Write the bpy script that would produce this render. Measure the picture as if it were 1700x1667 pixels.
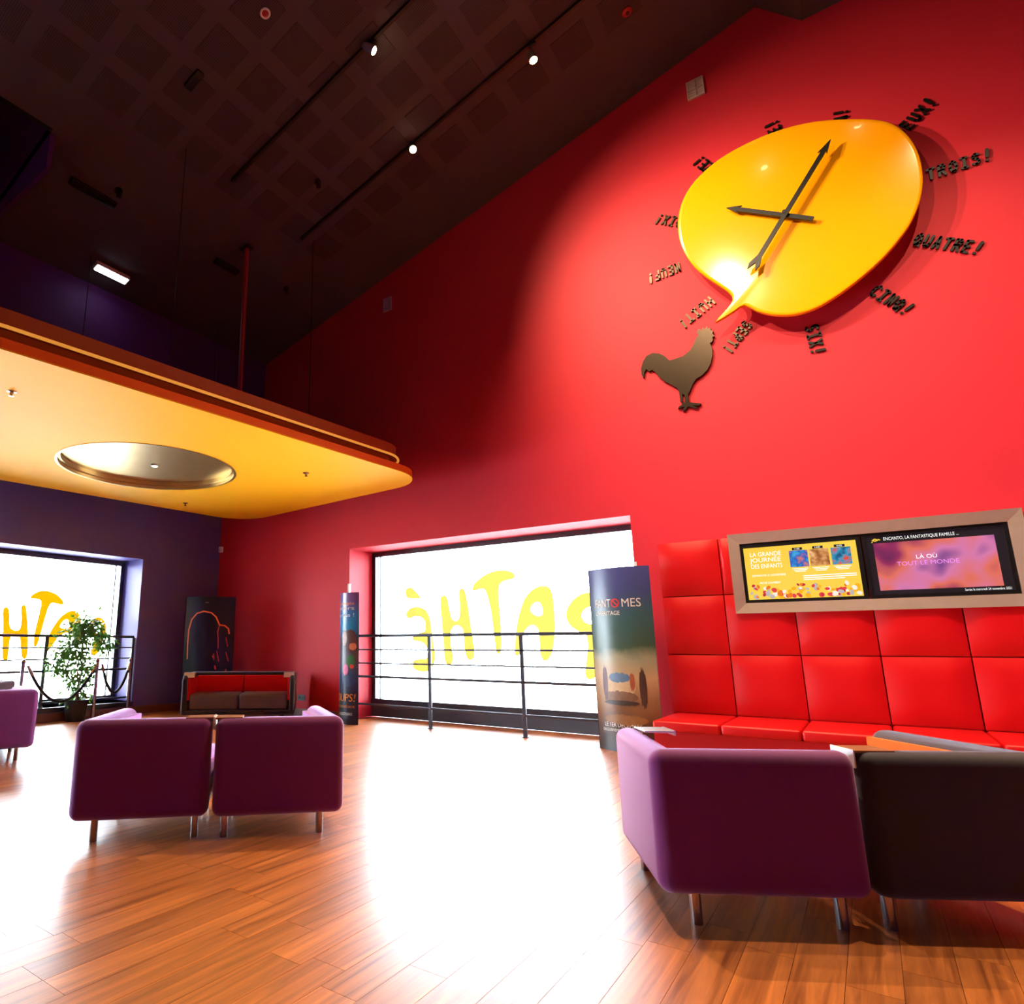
import bpy, bmesh, math, random
from mathutils import Vector, Matrix

for o in list(bpy.data.objects):
    bpy.data.objects.remove(o)
SC = bpy.context.scene
COL = SC.collection
random.seed(7)

# ------------------------------------------------------------------ camera
CAM_H = 1.1
FPX, PITCH, YAW, CX, CY = 1038.074, 0.2075, -0.6552, 632.263, 852.542
cam_data = bpy.data.cameras.new('camera')
cam = bpy.data.objects.new('camera', cam_data)
COL.objects.link(cam)
_fw = Vector((math.sin(YAW), math.cos(YAW), 0))
_rt = Vector((math.cos(YAW), -math.sin(YAW), 0))
_F = _fw * math.cos(PITCH) + Vector((0, 0, math.sin(PITCH)))
_U = _rt.cross(_F)
cam.matrix_world = Matrix(((_rt.x, _U.x, -_F.x, 0), (_rt.y, _U.y, -_F.y, 0),
                           (_rt.z, _U.z, -_F.z, CAM_H), (0, 0, 0, 1)))
cam_data.sensor_fit = 'HORIZONTAL'
cam_data.sensor_width = 36
cam_data.lens = FPX / 1700 * 36
cam_data.shift_x = (850 - CX) / 1700
cam_data.shift_y = (CY - 833.5) / 1700
cam_data.clip_start = 0.02
SC.camera = cam

# ------------------------------------------------------------------ world, exposure
world = bpy.data.worlds.new('overcast_sky')
SC.world = world
world.use_nodes = True
bg = world.node_tree.nodes['Background']
bg.inputs[0].default_value = (0.80, 0.90, 1.0, 1)
bg.inputs[1].default_value = 46.0
vs = SC.view_settings
vs.view_transform = 'Standard'
vs.look = 'None'
vs.gamma = 1
vs.use_curve_mapping = False
vs.exposure = 0.0

# ------------------------------------------------------------------ measures (metres)
D = 7.55            # red wall
L = 9.70            # left wall (lower part)
LU = 8.60           # left wall (upper part, overhanging)
KS, Z0 = 0.25776, 8.61746   # sloped ceiling: z = KS * x + Z0
WX0, WX1, WZT, WREC = -6.43, -2.08, 2.605, 0.62      # front window opening
LY0, LY1, LZ0, LZT, LREC = 1.60, 5.95, 0.20, 2.535, 0.58   # left window opening
XR, YB = 5.6, -6.5


def ceil_z(x):
    return KS * x + Z0


# ------------------------------------------------------------------ helpers
def srgb(r, g, b):
    def f(c):
        c /= 255
        return c / 12.92 if c <= 0.04045 else ((c + 0.055) / 1.055) ** 2.4
    return (f(r), f(g), f(b), 1)


def mat(name, col, rough=0.5, metal=0.0, spec=0.5, noise=0.0, nscale=20.0, bump=0.0, bscale=200.0,
        emit=None, estr=0.0, coat=0.0, sheen=0.0, sheen_tint=(1, 1, 1, 1)):
    m = bpy.data.materials.new(name)
    m.use_nodes = True
    nt = m.node_tree
    p = nt.nodes['Principled BSDF']
    p.inputs['Base Color'].default_value = col
    p.inputs['Roughness'].default_value = rough
    p.inputs['Metallic'].default_value = metal
    p.inputs['Specular IOR Level'].default_value = spec
    p.inputs['Coat Weight'].default_value = coat
    p.inputs['Sheen Weight'].default_value = sheen
    p.inputs['Sheen Tint'].default_value = sheen_tint
    tc = nt.nodes.new('ShaderNodeTexCoord')
    if noise > 0:
        n = nt.nodes.new('ShaderNodeTexNoise')
        n.inputs['Scale'].default_value = nscale
        n.inputs['Detail'].default_value = 4
        nt.links.new(tc.outputs['Object'], n.inputs['Vector'])
        mx = nt.nodes.new('ShaderNodeMix')
        mx.data_type = 'RGBA'
        mx.inputs[6].default_value = tuple(c * (1 - noise) for c in col[:3]) + (1,)
        mx.inputs[7].default_value = tuple(min(1, c * (1 + noise)) for c in col[:3]) + (1,)
        nt.links.new(n.outputs['Fac'], mx.inputs[0])
        nt.links.new(mx.outputs[2], p.inputs['Base Color'])
    if bump > 0:
        n = nt.nodes.new('ShaderNodeTexNoise')
        n.inputs['Scale'].default_value = bscale
        n.inputs['Detail'].default_value = 3
        nt.links.new(tc.outputs['Object'], n.inputs['Vector'])
        b = nt.nodes.new('ShaderNodeBump')
        b.inputs['Strength'].default_value = bump
        b.inputs['Distance'].default_value = 0.004
        nt.links.new(n.outputs['Fac'], b.inputs['Height'])
        nt.links.new(b.outputs['Normal'], p.inputs['Normal'])
    if emit:
        p.inputs['Emission Color'].default_value = emit
        p.inputs['Emission Strength'].default_value = estr
    return m


def tag(o, label=None, cat=None, group=None, kind=None):
    if label:
        o['label'] = label
    if cat:
        o['category'] = cat
    if group:
        o['group'] = group
    if kind:
        o['kind'] = kind
    return o


def empty(name, loc=(0, 0, 0), rz=0.0, label=None, cat=None, group=None):
    o = bpy.data.objects.new(name, None)
    o.empty_display_size = 0.05
    COL.objects.link(o)
    o.location = loc
    o.rotation_euler = (0, 0, rz)
    return tag(o, label, cat, group)


def obj(name, bm, m=None, parent=None, smooth=None):
    if isinstance(bm, bpy.types.Mesh):
        me = bm
    else:
        me = bpy.data.meshes.new(name)
        bm.normal_update()
        bm.to_mesh(me)
        bm.free()
    if m is not None and not me.materials:
        for k in (m if isinstance(m, (list, tuple)) else [m]):
            me.materials.append(k)
    if smooth is not None:
        for p in me.polygons:
            p.use_smooth = True
        try:
            me.set_sharp_from_angle(angle=math.radians(smooth))
        except Exception:
            pass
    o = bpy.data.objects.new(name, me)
    COL.objects.link(o)
    if parent is not None:
        o.parent = parent
    return o


def struct(name, bm, m, parent=None, smooth=None):
    o = obj(name, bm, m, parent, smooth)
    if parent is None:
        o['kind'] = 'structure'
    return o


def box(bm, x0, x1, y0, y1, z0, z1):
    v = [bm.verts.new(c) for c in ((x0, y0, z0), (x1, y0, z0), (x1, y1, z0), (x0, y1, z0),
                                   (x0, y0, z1), (x1, y0, z1), (x1, y1, z1), (x0, y1, z1))]
    for f in ((3, 2, 1, 0), (4, 5, 6, 7), (0, 1, 5, 4), (1, 2, 6, 5), (2, 3, 7, 6), (3, 0, 4, 7)):
        bm.faces.new([v[i] for i in f])
    return v


def boxm(*a, bevel=0.0, seg=2):
    bm = bmesh.new()
    box(bm, *a)
    if bevel > 0:
        bmesh.ops.bevel(bm, geom=list(bm.edges), offset=bevel, segments=seg, profile=0.5, affect='EDGES')
    return bm


def boxes(*lst):
    bm = bmesh.new()
    for a in lst:
        box(bm, *a)
    return bm


def tube(bm, pts, r, seg=10, cap=True):
    pts = [Vector(p) for p in pts]
    rs = r if isinstance(r, (list, tuple)) else [r] * len(pts)
    rings = []
    for i, p in enumerate(pts):
        d = (pts[min(i + 1, len(pts) - 1)] - pts[max(i - 1, 0)]).normalized()
        a = Vector((0, 0, 1)) if abs(d.z) < 0.95 else Vector((1, 0, 0))
        u = d.cross(a).normalized()
        w = d.cross(u).normalized()
        rings.append([bm.verts.new(p + (u * math.cos(2 * math.pi * k / seg) + w * math.sin(2 * math.pi * k / seg)) * rs[i])
                      for k in range(seg)])
    for a, b in zip(rings, rings[1:]):
        for k in range(seg):
            bm.faces.new((a[k], a[(k + 1) % seg], b[(k + 1) % seg], b[k]))
    if cap:
        bm.faces.new(rings[0][::-1])
        bm.faces.new(rings[-1])
    bmesh.ops.recalc_face_normals(bm, faces=list(bm.faces))
    return bm


def tubem(pts, r, seg=10):
    return tube(bmesh.new(), pts, r, seg)


def lathe(bm, prof, seg=24, c=(0, 0, 0)):
    rings = []
    for r, z in prof:
        rings.append([bm.verts.new((c[0] + r * math.cos(2 * math.pi * k / seg), c[1] + r * math.sin(2 * math.pi * k / seg), c[2] + z))
                      for k in range(seg)])
    for a, b in zip(rings, rings[1:]):
        for k in range(seg):
            bm.faces.new((a[k], a[(k + 1) % seg], b[(k + 1) % seg], b[k]))
    return bm


def prism(bm, loop, thick, holes=(), axis=None):
    """loop and holes: lists of 3D points on a plane; extruded along the vector thick."""
    loops = [loop] + list(holes)
    edges = []
    for lp in loops:
        vs_ = [bm.verts.new(p) for p in lp]
        for a, b in zip(vs_, vs_[1:] + vs_[:1]):
            edges.append(bm.edges.new((a, b)))
    r = bmesh.ops.triangle_fill(bm, use_beauty=True, use_dissolve=False, edges=edges)
    faces = [f for f in r['geom'] if isinstance(f, bmesh.types.BMFace)]
    ext = bmesh.ops.extrude_face_region(bm, geom=faces)
    vv = [g for g in ext['geom'] if isinstance(g, bmesh.types.BMVert)]
    bmesh.ops.translate(bm, vec=Vector(thick), verts=vv)
    bmesh.ops.recalc_face_normals(bm, faces=list(bm.faces))
    return bm


def smooth_loop(pts, n=2):
    """Closed Catmull-Rom resampling of a traced outline."""
    out = []
    k = len(pts)
    for i in range(k):
        p0, p1, p2, p3 = (pts[(i + j - 1) % k] for j in range(4))
        for t in range(n):
            u = t / n
            out.append(tuple(0.5 * (2 * b + (c - a) * u + (2 * a - 5 * b + 4 * c - d) * u * u + (3 * b - a - 3 * c + d) * u ** 3)
                             for a, b, c, d in zip(p0, p1, p2, p3)))
    return out


def text_mesh(body, size=0.1, ax='CENTER', ay='CENTER', extrude=0.0, shear=0.0, space=1.0):
    cu = bpy.data.curves.new('text', 'FONT')
    cu.body = body
    cu.size = size
    cu.align_x = ax
    cu.align_y = ay
    cu.extrude = extrude
    cu.shear = shear
    cu.space_character = space
    cu.resolution_u = 3
    to = bpy.data.objects.new('text', cu)
    COL.objects.link(to)
    dg = bpy.context.evaluated_depsgraph_get()
    dg.update()
    me = bpy.data.meshes.new_from_object(to.evaluated_get(dg))
    bpy.data.objects.remove(to)
    bpy.data.curves.remove(cu)
    return me


def copy_tree(o, parent=None):
    c = o.copy()
    COL.objects.link(c)
    c.parent = parent
    for ch in o.children:
        copy_tree(ch, c)
    return c


# ------------------------------------------------------------------ materials
M = {}
M['red_wall'] = mat('red_wall_paint', srgb(204, 36, 54), 0.6, spec=0.3, noise=0.05, nscale=3, bump=0.08, bscale=90)
M['purple_wall'] = mat('purple_wall_paint', srgb(100, 88, 160), 0.5, spec=0.3, noise=0.06, nscale=3, bump=0.08, bscale=90)
M['dark_purple'] = mat('dark_purple_paint', srgb(82, 38, 108), 0.6, spec=0.2, noise=0.08, nscale=2, bump=0.05, bscale=90)
M['ceiling'] = mat('dark_ceiling_paint', srgb(80, 73, 80), 0.75, spec=0.15, noise=0.08, nscale=2, bump=0.05, bscale=60)
M['black'] = mat('matt_black', srgb(14, 13, 15), 0.5, noise=0.2, nscale=30)
M['blackgloss'] = mat('black_lacquer', srgb(14, 12, 13), 0.38, spec=0.35, noise=0.15, nscale=30)
M['plastic'] = mat('black_plastic', srgb(18, 18, 20), 0.35, noise=0.1, nscale=60)
M['white'] = mat('white_plastic', srgb(225, 225, 222), 0.4, noise=0.03, nscale=30)
M['cream'] = mat('cream_grille', srgb(205, 180, 165), 0.5, noise=0.05, nscale=30)
M['darkframe'] = mat('grey_window_frame', srgb(52, 56, 66), 0.35, noise=0.08, nscale=15)
M['kick'] = mat('grey_kick_panel', srgb(74, 80, 92), 0.45, noise=0.12, nscale=6)
M['alu'] = mat('aluminium', srgb(190, 196, 200), 0.3, metal=0.9, noise=0.05, nscale=40)
M['chrome'] = mat('chrome_tube', srgb(168, 162, 166), 0.2, metal=1.0, noise=0.03, nscale=40)
M['steelrail'] = mat('grey_rail_steel', srgb(58, 62, 78), 0.4, metal=0.15, noise=0.06, nscale=40)
M['yellow'] = mat('yellow_canopy_paint', srgb(255, 188, 4), 0.55, spec=0.3, noise=0.03, nscale=2)
M['orange'] = mat('orange_edge_paint', srgb(236, 96, 14), 0.5, spec=0.3, noise=0.05, nscale=6)
M['brown'] = mat('brown_orange_paint', srgb(168, 84, 38), 0.55, spec=0.3, noise=0.12, nscale=5)
M['neon'] = mat('amber_rope_light', srgb(255, 190, 90), 0.4, noise=0.04, nscale=10, emit=srgb(255, 180, 70), estr=0.5)
M['gold'] = mat('brushed_gold_metal', srgb(196, 168, 112), 0.34, metal=0.85, noise=0.12, nscale=4)
M['clock'] = mat('yellow_gloss_lacquer', srgb(255, 168, 2), 0.16, spec=0.5, noise=0.01, nscale=4, coat=0.3)
M['bronze'] = mat('dark_bronze_metal', srgb(64, 54, 46), 0.3, metal=1.0, noise=0.1, nscale=20)
M['vinyl'] = mat('red_vinyl', srgb(198, 5, 11), 0.4, spec=0.4, noise=0.05, nscale=5, bump=0.1, bscale=160)
M['vinyl_side'] = mat('red_laminate', srgb(196, 10, 16), 0.4, noise=0.05, nscale=5)
M['steel'] = mat('brushed_steel', srgb(214, 190, 172), 0.38, metal=0.72, noise=0.08, nscale=12)
M['purple_fabric'] = mat('purple_wool_fabric', srgb(114, 30, 96), 0.85, spec=0.15, noise=0.1, nscale=120, bump=0.25, bscale=500, sheen=1.0, sheen_tint=(0.85, 0.62, 1.0, 1))
M['lilac_fabric'] = mat('lilac_wool_fabric', srgb(176, 110, 186), 0.85, spec=0.15, noise=0.1, nscale=120, bump=0.25, bscale=500, sheen=0.25)
M['grey_fabric'] = mat('charcoal_wool_fabric', srgb(52, 46, 52), 0.85, spec=0.15, noise=0.12, nscale=120, bump=0.25, bscale=500, sheen=0.6, sheen_tint=(0.8, 0.75, 0.9, 1))
M['orange_fabric'] = mat('orange_wool_fabric', srgb(238, 112, 44), 0.8, spec=0.15, noise=0.08, nscale=120, bump=0.2, bscale=500)
M['red_fabric'] = mat('red_wool_fabric', srgb(206, 18, 26), 0.8, spec=0.15, noise=0.08, nscale=120, bump=0.2, bscale=500)
M['grey_leather'] = mat('grey_brown_leather', srgb(92, 76, 76), 0.4, noise=0.1, nscale=30, bump=0.15, bscale=200)
M['walnut'] = mat('walnut_tray', srgb(140, 84, 50), 0.4, noise=0.25, nscale=14)
M['skirt'] = mat('wood_skirting', srgb(122, 78, 66), 0.4, noise=0.2, nscale=7)
M['stem'] = mat('brown_stem', srgb(140, 110, 84), 0.7, noise=0.2, nscale=20)
M['soil'] = mat('dark_soil', srgb(46, 34, 26), 0.9, noise=0.3, nscale=40)
M['rope'] = mat('black_velvet_rope', srgb(20, 20, 28), 0.7, noise=0.2, nscale=80, sheen=0.2)
M['pavement'] = mat('pale_outdoor_ground', srgb(206, 204, 200), 0.8, noise=0.1, nscale=2)
M['lampglow'] = mat('spot_bulb', (1, 0.8, 0.5, 1), 0.4, noise=0.02, nscale=10, emit=(1.0, 0.72, 0.38, 1), estr=60)
M['tubeglow'] = mat('cold_tube', (1, 1, 1, 1), 0.4, noise=0.02, nscale=10, emit=(0.92, 0.97, 1, 1), estr=12)
M['copper'] = mat('dull_red_pole', srgb(150, 18, 30), 0.45, noise=0.1, nscale=12)


def film(name, col, dens):
    """Coloured self-adhesive film on the pane, lit through from outside."""
    m = bpy.data.materials.new(name)
    m.use_nodes = True
    nt = m.node_tree
    nt.nodes.remove(nt.nodes['Principled BSDF'])
    out = nt.nodes['Material Output']
    n = nt.nodes.new('ShaderNodeTexNoise')
    n.inputs['Scale'].default_value = 3
    mx = nt.nodes.new('ShaderNodeMix')
    mx.data_type = 'RGBA'
    mx.inputs[6].default_value = tuple(c * dens * 0.95 for c in col[:3]) + (1,)
    mx.inputs[7].default_value = tuple(c * dens for c in col[:3]) + (1,)
    nt.links.new(n.outputs['Fac'], mx.inputs[0])
    t = nt.nodes.new('ShaderNodeBsdfTranslucent')
    d = nt.nodes.new('ShaderNodeBsdfDiffuse')
    d.inputs[0].default_value = col
    a = nt.nodes.new('ShaderNodeMixShader')
    a.inputs[0].default_value = 0.25
    nt.links.new(mx.outputs[2], t.inputs[0])
    nt.links.new(t.outputs[0], a.inputs[1])
    nt.links.new(d.outputs[0], a.inputs[2])
    nt.links.new(a.outputs[0], out.inputs[0])
    return m


M['film_yellow'] = film('yellow_window_film', srgb(255, 226, 100), 0.108)
M['film_orange'] = film('orange_window_film', srgb(255, 176, 6), 0.112)


def leaf_mat():
    m = mat('green_leaf', srgb(74, 132, 40), 0.4, noise=0.5, nscale=9)
    nt = m.node_tree
    p = nt.nodes['Principled BSDF']
    out = nt.nodes['Material Output']
    t = nt.nodes.new('ShaderNodeBsdfTranslucent')
    t.inputs[0].default_value = srgb(96, 150, 30)
    a = nt.nodes.new('ShaderNodeMixShader')
    a.inputs[0].default_value = 0.15
    nt.links.new(p.outputs[0], a.inputs[1])
    nt.links.new(t.outputs[0], a.inputs[2])
    nt.links.new(a.outputs[0], out.inputs[0])
    return m


M['leaf'] = leaf_mat()


def glass_mat():
    m = bpy.data.materials.new('window_glass')
    m.use_nodes = True
    nt = m.node_tree
    nt.nodes.remove(nt.nodes['Principled BSDF'])
    out = nt.nodes['Material Output']
    fr = nt.nodes.new('ShaderNodeFresnel')
    fr.inputs[0].default_value = 1.45
    t = nt.nodes.new('ShaderNodeBsdfTransparent')
    t.inputs[0].default_value = (0.96, 0.98, 0.98, 1)
    g = nt.nodes.new('ShaderNodeBsdfGlossy')
    g.inputs['Roughness'].default_value = 0.02
    a = nt.nodes.new('ShaderNodeMixShader')
    nt.links.new(fr.outputs[0], a.inputs[0])
    nt.links.new(t.outputs[0], a.inputs[1])
    nt.links.new(g.outputs[0], a.inputs[2])
    nt.links.new(a.outputs[0], out.inputs[0])
    return m


M['glass'] = glass_mat()


def wood_floor():
    m = bpy.data.materials.new('wood_plank_floor')
    m.use_nodes = True
    nt = m.node_tree
    N = nt.nodes.new
    p = nt.nodes['Principled BSDF']
    geo = N('ShaderNodeNewGeometry')
    oi = N('ShaderNodeObjectInfo')
    add = N('ShaderNodeMath')
    add.operation = 'ADD'
    nt.links.new(geo.outputs['Random Per Island'], add.inputs[0])
    nt.links.new(oi.outputs['Random'], add.inputs[1])
    wn = N('ShaderNodeTexWhiteNoise')
    wn.noise_dimensions = '1D'
    nt.links.new(add.outputs[0], wn.inputs['W'])
    mp = N('ShaderNodeMapping')
    mp.inputs['Scale'].default_value = (26, 1.3, 1)
    nt.links.new(geo.outputs['Position'], mp.inputs['Vector'])
    off = N('ShaderNodeVectorMath')
    off.operation = 'ADD'
    sc = N('ShaderNodeVectorMath')
    sc.operation = 'SCALE'
    sc.inputs['Scale'].default_value = 40
    nt.links.new(wn.outputs['Color'], sc.inputs[0])
    nt.links.new(mp.outputs[0], off.inputs[0])
    nt.links.new(sc.outputs[0], off.inputs[1])
    n1 = N('ShaderNodeTexNoise')
    n1.inputs['Scale'].default_value = 1.0
    n1.inputs['Detail'].default_value = 6
    n1.inputs['Roughness'].default_value = 0.62
    n1.inputs['Distortion'].default_value = 0.6
    nt.links.new(off.outputs[0], n1.inputs['Vector'])
    ramp = N('ShaderNodeValToRGB')
    ramp.color_ramp.elements[0].position = 0.30
    ramp.color_ramp.elements[0].color = srgb(122, 62, 26)
    ramp.color_ramp.elements[1].position = 0.72
    ramp.color_ramp.elements[1].color = srgb(204, 120, 54)
    nt.links.new(n1.outputs['Fac'], ramp.inputs[0])
    hs = N('ShaderNodeHueSaturation')
    mr = N('ShaderNodeMapRange')
    mr.inputs[3].default_value = 0.80
    mr.inputs[4].default_value = 1.15
    nt.links.new(wn.outputs['Value'], mr.inputs[0])
    nt.links.new(mr.outputs[0], hs.inputs['Value'])
    nt.links.new(ramp.outputs[0], hs.inputs['Color'])
    nt.links.new(hs.outputs[0], p.inputs['Base Color'])
    rr = N('ShaderNodeMapRange')
    rr.inputs[3].default_value = 0.27
    rr.inputs[4].default_value = 0.40
    nt.links.new(n1.outputs['Fac'], rr.inputs[0])
    nt.links.new(rr.outputs[0], p.inputs['Roughness'])
    p.inputs['Specular IOR Level'].default_value = 0.6
    b = N('ShaderNodeBump')
    b.inputs['Strength'].default_value = 0.06
    b.inputs['Distance'].default_value = 0.002
    nt.links.new(n1.outputs['Fac'], b.inputs['Height'])
    nt.links.new(b.outputs[0], p.inputs['Normal'])
    return m


M['floor'] = wood_floor()


def perforated():
    m = bpy.data.materials.new('perforated_ceiling_board')
    m.use_nodes = True
    nt = m.node_tree
    N = nt.nodes.new
    p = nt.nodes['Principled BSDF']
    tc = N('ShaderNodeTexCoord')
    sc = N('ShaderNodeVectorMath')
    sc.operation = 'SCALE'
    sc.inputs['Scale'].default_value = 48
    fr = N('ShaderNodeVectorMath')
    fr.operation = 'FRACTION'
    sub = N('ShaderNodeVectorMath')
    sub.operation = 'SUBTRACT'
    sub.inputs[1].default_value = (0.5, 0.5, 0)
    mul = N('ShaderNodeVectorMath')
    mul.operation = 'MULTIPLY'
    mul.inputs[1].default_value = (1, 1, 0)
    ln = N('ShaderNodeVectorMath')
    ln.operation = 'LENGTH'
    lt = N('ShaderNodeMath')
    lt.operation = 'LESS_THAN'
    lt.inputs[1].default_value = 0.28
    mx = N('ShaderNodeMix')
    mx.data_type = 'RGBA'
    mx.inputs[6].default_value = srgb(76, 69, 76)
    mx.inputs[7].default_value = srgb(48, 43, 48)
    nt.links.new(tc.outputs['Object'], sc.inputs[0])
    nt.links.new(sc.outputs[0], fr.inputs[0])
    nt.links.new(fr.outputs[0], sub.inputs[0])
    nt.links.new(sub.outputs[0], mul.inputs[0])
    nt.links.new(mul.outputs[0], ln.inputs[0])
    nt.links.new(ln.outputs['Value'], lt.inputs[0])
    nt.links.new(lt.outputs[0], mx.inputs[0])
    nt.links.new(mx.outputs[2], p.inputs['Base Color'])
    p.inputs['Roughness'].default_value = 0.75
    p.inputs['Specular IOR Level'].default_value = 0.15
    return m


M['perforated'] = perforated()

# ------------------------------------------------------------------ outlines of the flat cut-outs, in metres on their planes
BUBBLE = [(0.606, 6.399), (0.742, 6.299), (0.821, 6.212), (0.893, 6.081), (0.942, 5.921), (0.964, 5.764), (0.965, 5.608), (0.95, 5.462), (0.916,
5.326), (0.865, 5.198), (0.792, 5.068), (0.71, 4.966), (0.608, 4.858), (0.488, 4.756), (0.348, 4.659), (0.188, 4.566), (0.026, 4.496), (-0.094,
4.473), (-0.214, 4.476), (-0.333, 4.511), (-0.432, 4.559), (-0.532, 4.629), (-0.64, 4.739), (-0.744, 4.703), (-0.934, 4.631), (-0.843, 4.715),
(-0.761, 4.799), (-0.742, 4.853), (-0.756, 4.915), (-0.805, 4.993), (-0.929, 5.152), (-1.034, 5.304), (-1.116, 5.461), (-1.174, 5.636), (-1.202, 5.8),
(-1.203, 5.955), (-1.182, 6.1), (-1.139, 6.236), (-1.07, 6.359), (-0.972, 6.466), (-0.84, 6.554), (-0.688, 6.623), (-0.519, 6.66), (-0.334, 6.679),
(-0.156, 6.675), (0.035, 6.648), (0.236, 6.589), (0.425, 6.5)]
ROOSTER = [(-1.158, 4.658), (-1.126, 4.686), (-1.104, 4.658), (-1.089, 4.694), (-1.07, 4.662), (-1.048, 4.695), (-1.034, 4.658), (-1.012, 4.668),
(-1.011, 4.631), (-0.988, 4.62), (-0.999, 4.586), (-0.981, 4.549), (-1.003, 4.542), (-0.999, 4.512), (-1.013, 4.488), (-1.035, 4.478), (-1.02, 4.414),
(-1.024, 4.33), (-1.049, 4.238), (-1.092, 4.166), (-1.157, 4.114), (-1.219, 4.088), (-1.255, 4.041), (-1.292, 3.966), (-1.317, 3.93), (-1.316, 3.831),
(-1.193, 3.785), (-1.214, 3.767), (-1.28, 3.781), (-1.224, 3.739), (-1.264, 3.746), (-1.326, 3.783), (-1.366, 3.742), (-1.395, 3.752), (-1.367, 3.79),
(-1.439, 3.782), (-1.425, 3.802), (-1.388, 3.821), (-1.396, 3.848), (-1.355, 3.833), (-1.354, 3.931), (-1.377, 3.946), (-1.378, 3.847), (-1.405,
3.859), (-1.406, 3.981), (-1.421, 4.028), (-1.479, 4.087), (-1.55, 4.149), (-1.607, 4.223), (-1.641, 4.291), (-1.676, 4.331), (-1.712, 4.32), (-1.74,
4.363), (-1.764, 4.326), (-1.781, 4.253), (-1.798, 4.299), (-1.8, 4.38), (-1.771, 4.463), (-1.726, 4.524), (-1.658, 4.543), (-1.582, 4.517), (-1.522,
4.464), (-1.477, 4.394), (-1.413, 4.396), (-1.325, 4.405), (-1.246, 4.454), (-1.203, 4.513), (-1.173, 4.576), (-1.145, 4.611)]
HANDS = [(0.322, 6.25), (-0.507, 5.102), (-0.683, 5.935), (0.073, 5.445)]
FRONT_LETTERS = {'e_accent': [(-5.779, 1.956), (-5.713, 1.995), (-5.628, 1.966), (-5.502, 1.838), (-5.524, 1.811), (-5.715, 1.823), (-5.775, 1.868)],
'E': [(-5.774, 1.588), (-5.717, 1.655), (-5.61, 1.686), (-5.484, 1.672), (-5.381, 1.61), (-5.322, 1.49), (-5.297, 1.321), (-5.262, 1.088), (-5.245,
0.924), (-5.276, 0.793), (-5.357, 0.719), (-5.499, 0.702), (-5.623, 0.736), (-5.663, 0.802), (-5.642, 0.859), (-5.558, 0.887), (-5.414, 0.899),
(-5.385, 0.956), (-5.391, 1.055), (-5.472, 1.138), (-5.638, 1.173), (-5.646, 1.224), (-5.553, 1.274), (-5.436, 1.306), (-5.414, 1.374), (-5.425,
1.458), (-5.486, 1.521), (-5.591, 1.538), (-5.676, 1.516), (-5.753, 1.518)], 'H': [(-5.134, 1.787), (-5.093, 1.836), (-5.034, 1.833), (-4.996, 1.764),
(-4.961, 1.58), (-4.925, 1.48), (-4.868, 1.452), (-4.817, 1.484), (-4.796, 1.575), (-4.801, 1.773), (-4.806, 1.872), (-4.77, 1.927), (-4.72, 1.918),
(-4.684, 1.85), (-4.653, 1.668), (-4.593, 1.216), (-4.563, 1.026), (-4.585, 0.916), (-4.641, 0.89), (-4.696, 0.914), (-4.729, 1.025), (-4.742, 1.217),
(-4.757, 1.33), (-4.832, 1.386), (-4.909, 1.365), (-4.958, 1.284), (-4.955, 1.089), (-4.929, 0.927), (-4.954, 0.831), (-5.02, 0.817), (-5.069, 0.861),
(-5.085, 1.023), (-5.105, 1.319), (-5.13, 1.619)], 'T': [(-4.57, 1.893), (-4.549, 1.974), (-4.434, 2.065), (-4.249, 2.141), (-4.07, 2.154), (-3.932,
2.119), (-3.883, 2.062), (-3.92, 2.017), (-4.059, 1.994), (-4.132, 1.934), (-4.148, 1.808), (-4.138, 1.555), (-4.129, 1.212), (-4.144, 1.028),
(-4.184, 0.976), (-4.224, 1.027), (-4.248, 1.275), (-4.279, 1.559), (-4.318, 1.752), (-4.368, 1.883), (-4.44, 1.903), (-4.533, 1.882)], 'A': [(-3.935,
0.984), (-3.928, 1.12), (-3.881, 1.393), (-3.802, 1.636), (-3.711, 1.787), (-3.574, 1.878), (-3.46, 1.896), (-3.382, 1.861), (-3.34, 1.754), (-3.329,
1.53), (-3.336, 1.294), (-3.383, 1.032), (-3.452, 0.915), (-3.516, 0.894), (-3.56, 0.972), (-3.566, 1.149), (-3.574, 1.297), (-3.635, 1.364), (-3.717,
1.345), (-3.788, 1.255), (-3.828, 1.12), (-3.858, 0.984), (-3.903, 0.954)], 'A_hole': [(-3.673, 1.571), (-3.636, 1.645), (-3.569, 1.679), (-3.516,
1.641), (-3.496, 1.535), (-3.531, 1.491), (-3.611, 1.502)], 'P': [(-2.751, 1.755), (-2.896, 1.771), (-3.035, 1.71), (-3.149, 1.583), (-3.173, 1.452),
(-3.119, 1.349), (-3.018, 1.275), (-2.927, 1.231), (-2.908, 1.09), (-2.941, 0.894), (-2.967, 0.726), (-2.928, 0.672), (-2.855, 0.688), (-2.792,
0.772), (-2.744, 0.979), (-2.699, 1.201), (-2.655, 1.424), (-2.634, 1.593), (-2.668, 1.708)], 'P_hole': [(-2.96, 1.489), (-2.911, 1.56), (-2.821,
1.586), (-2.76, 1.541), (-2.77, 1.405), (-2.836, 1.364), (-2.936, 1.403)]}
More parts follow.
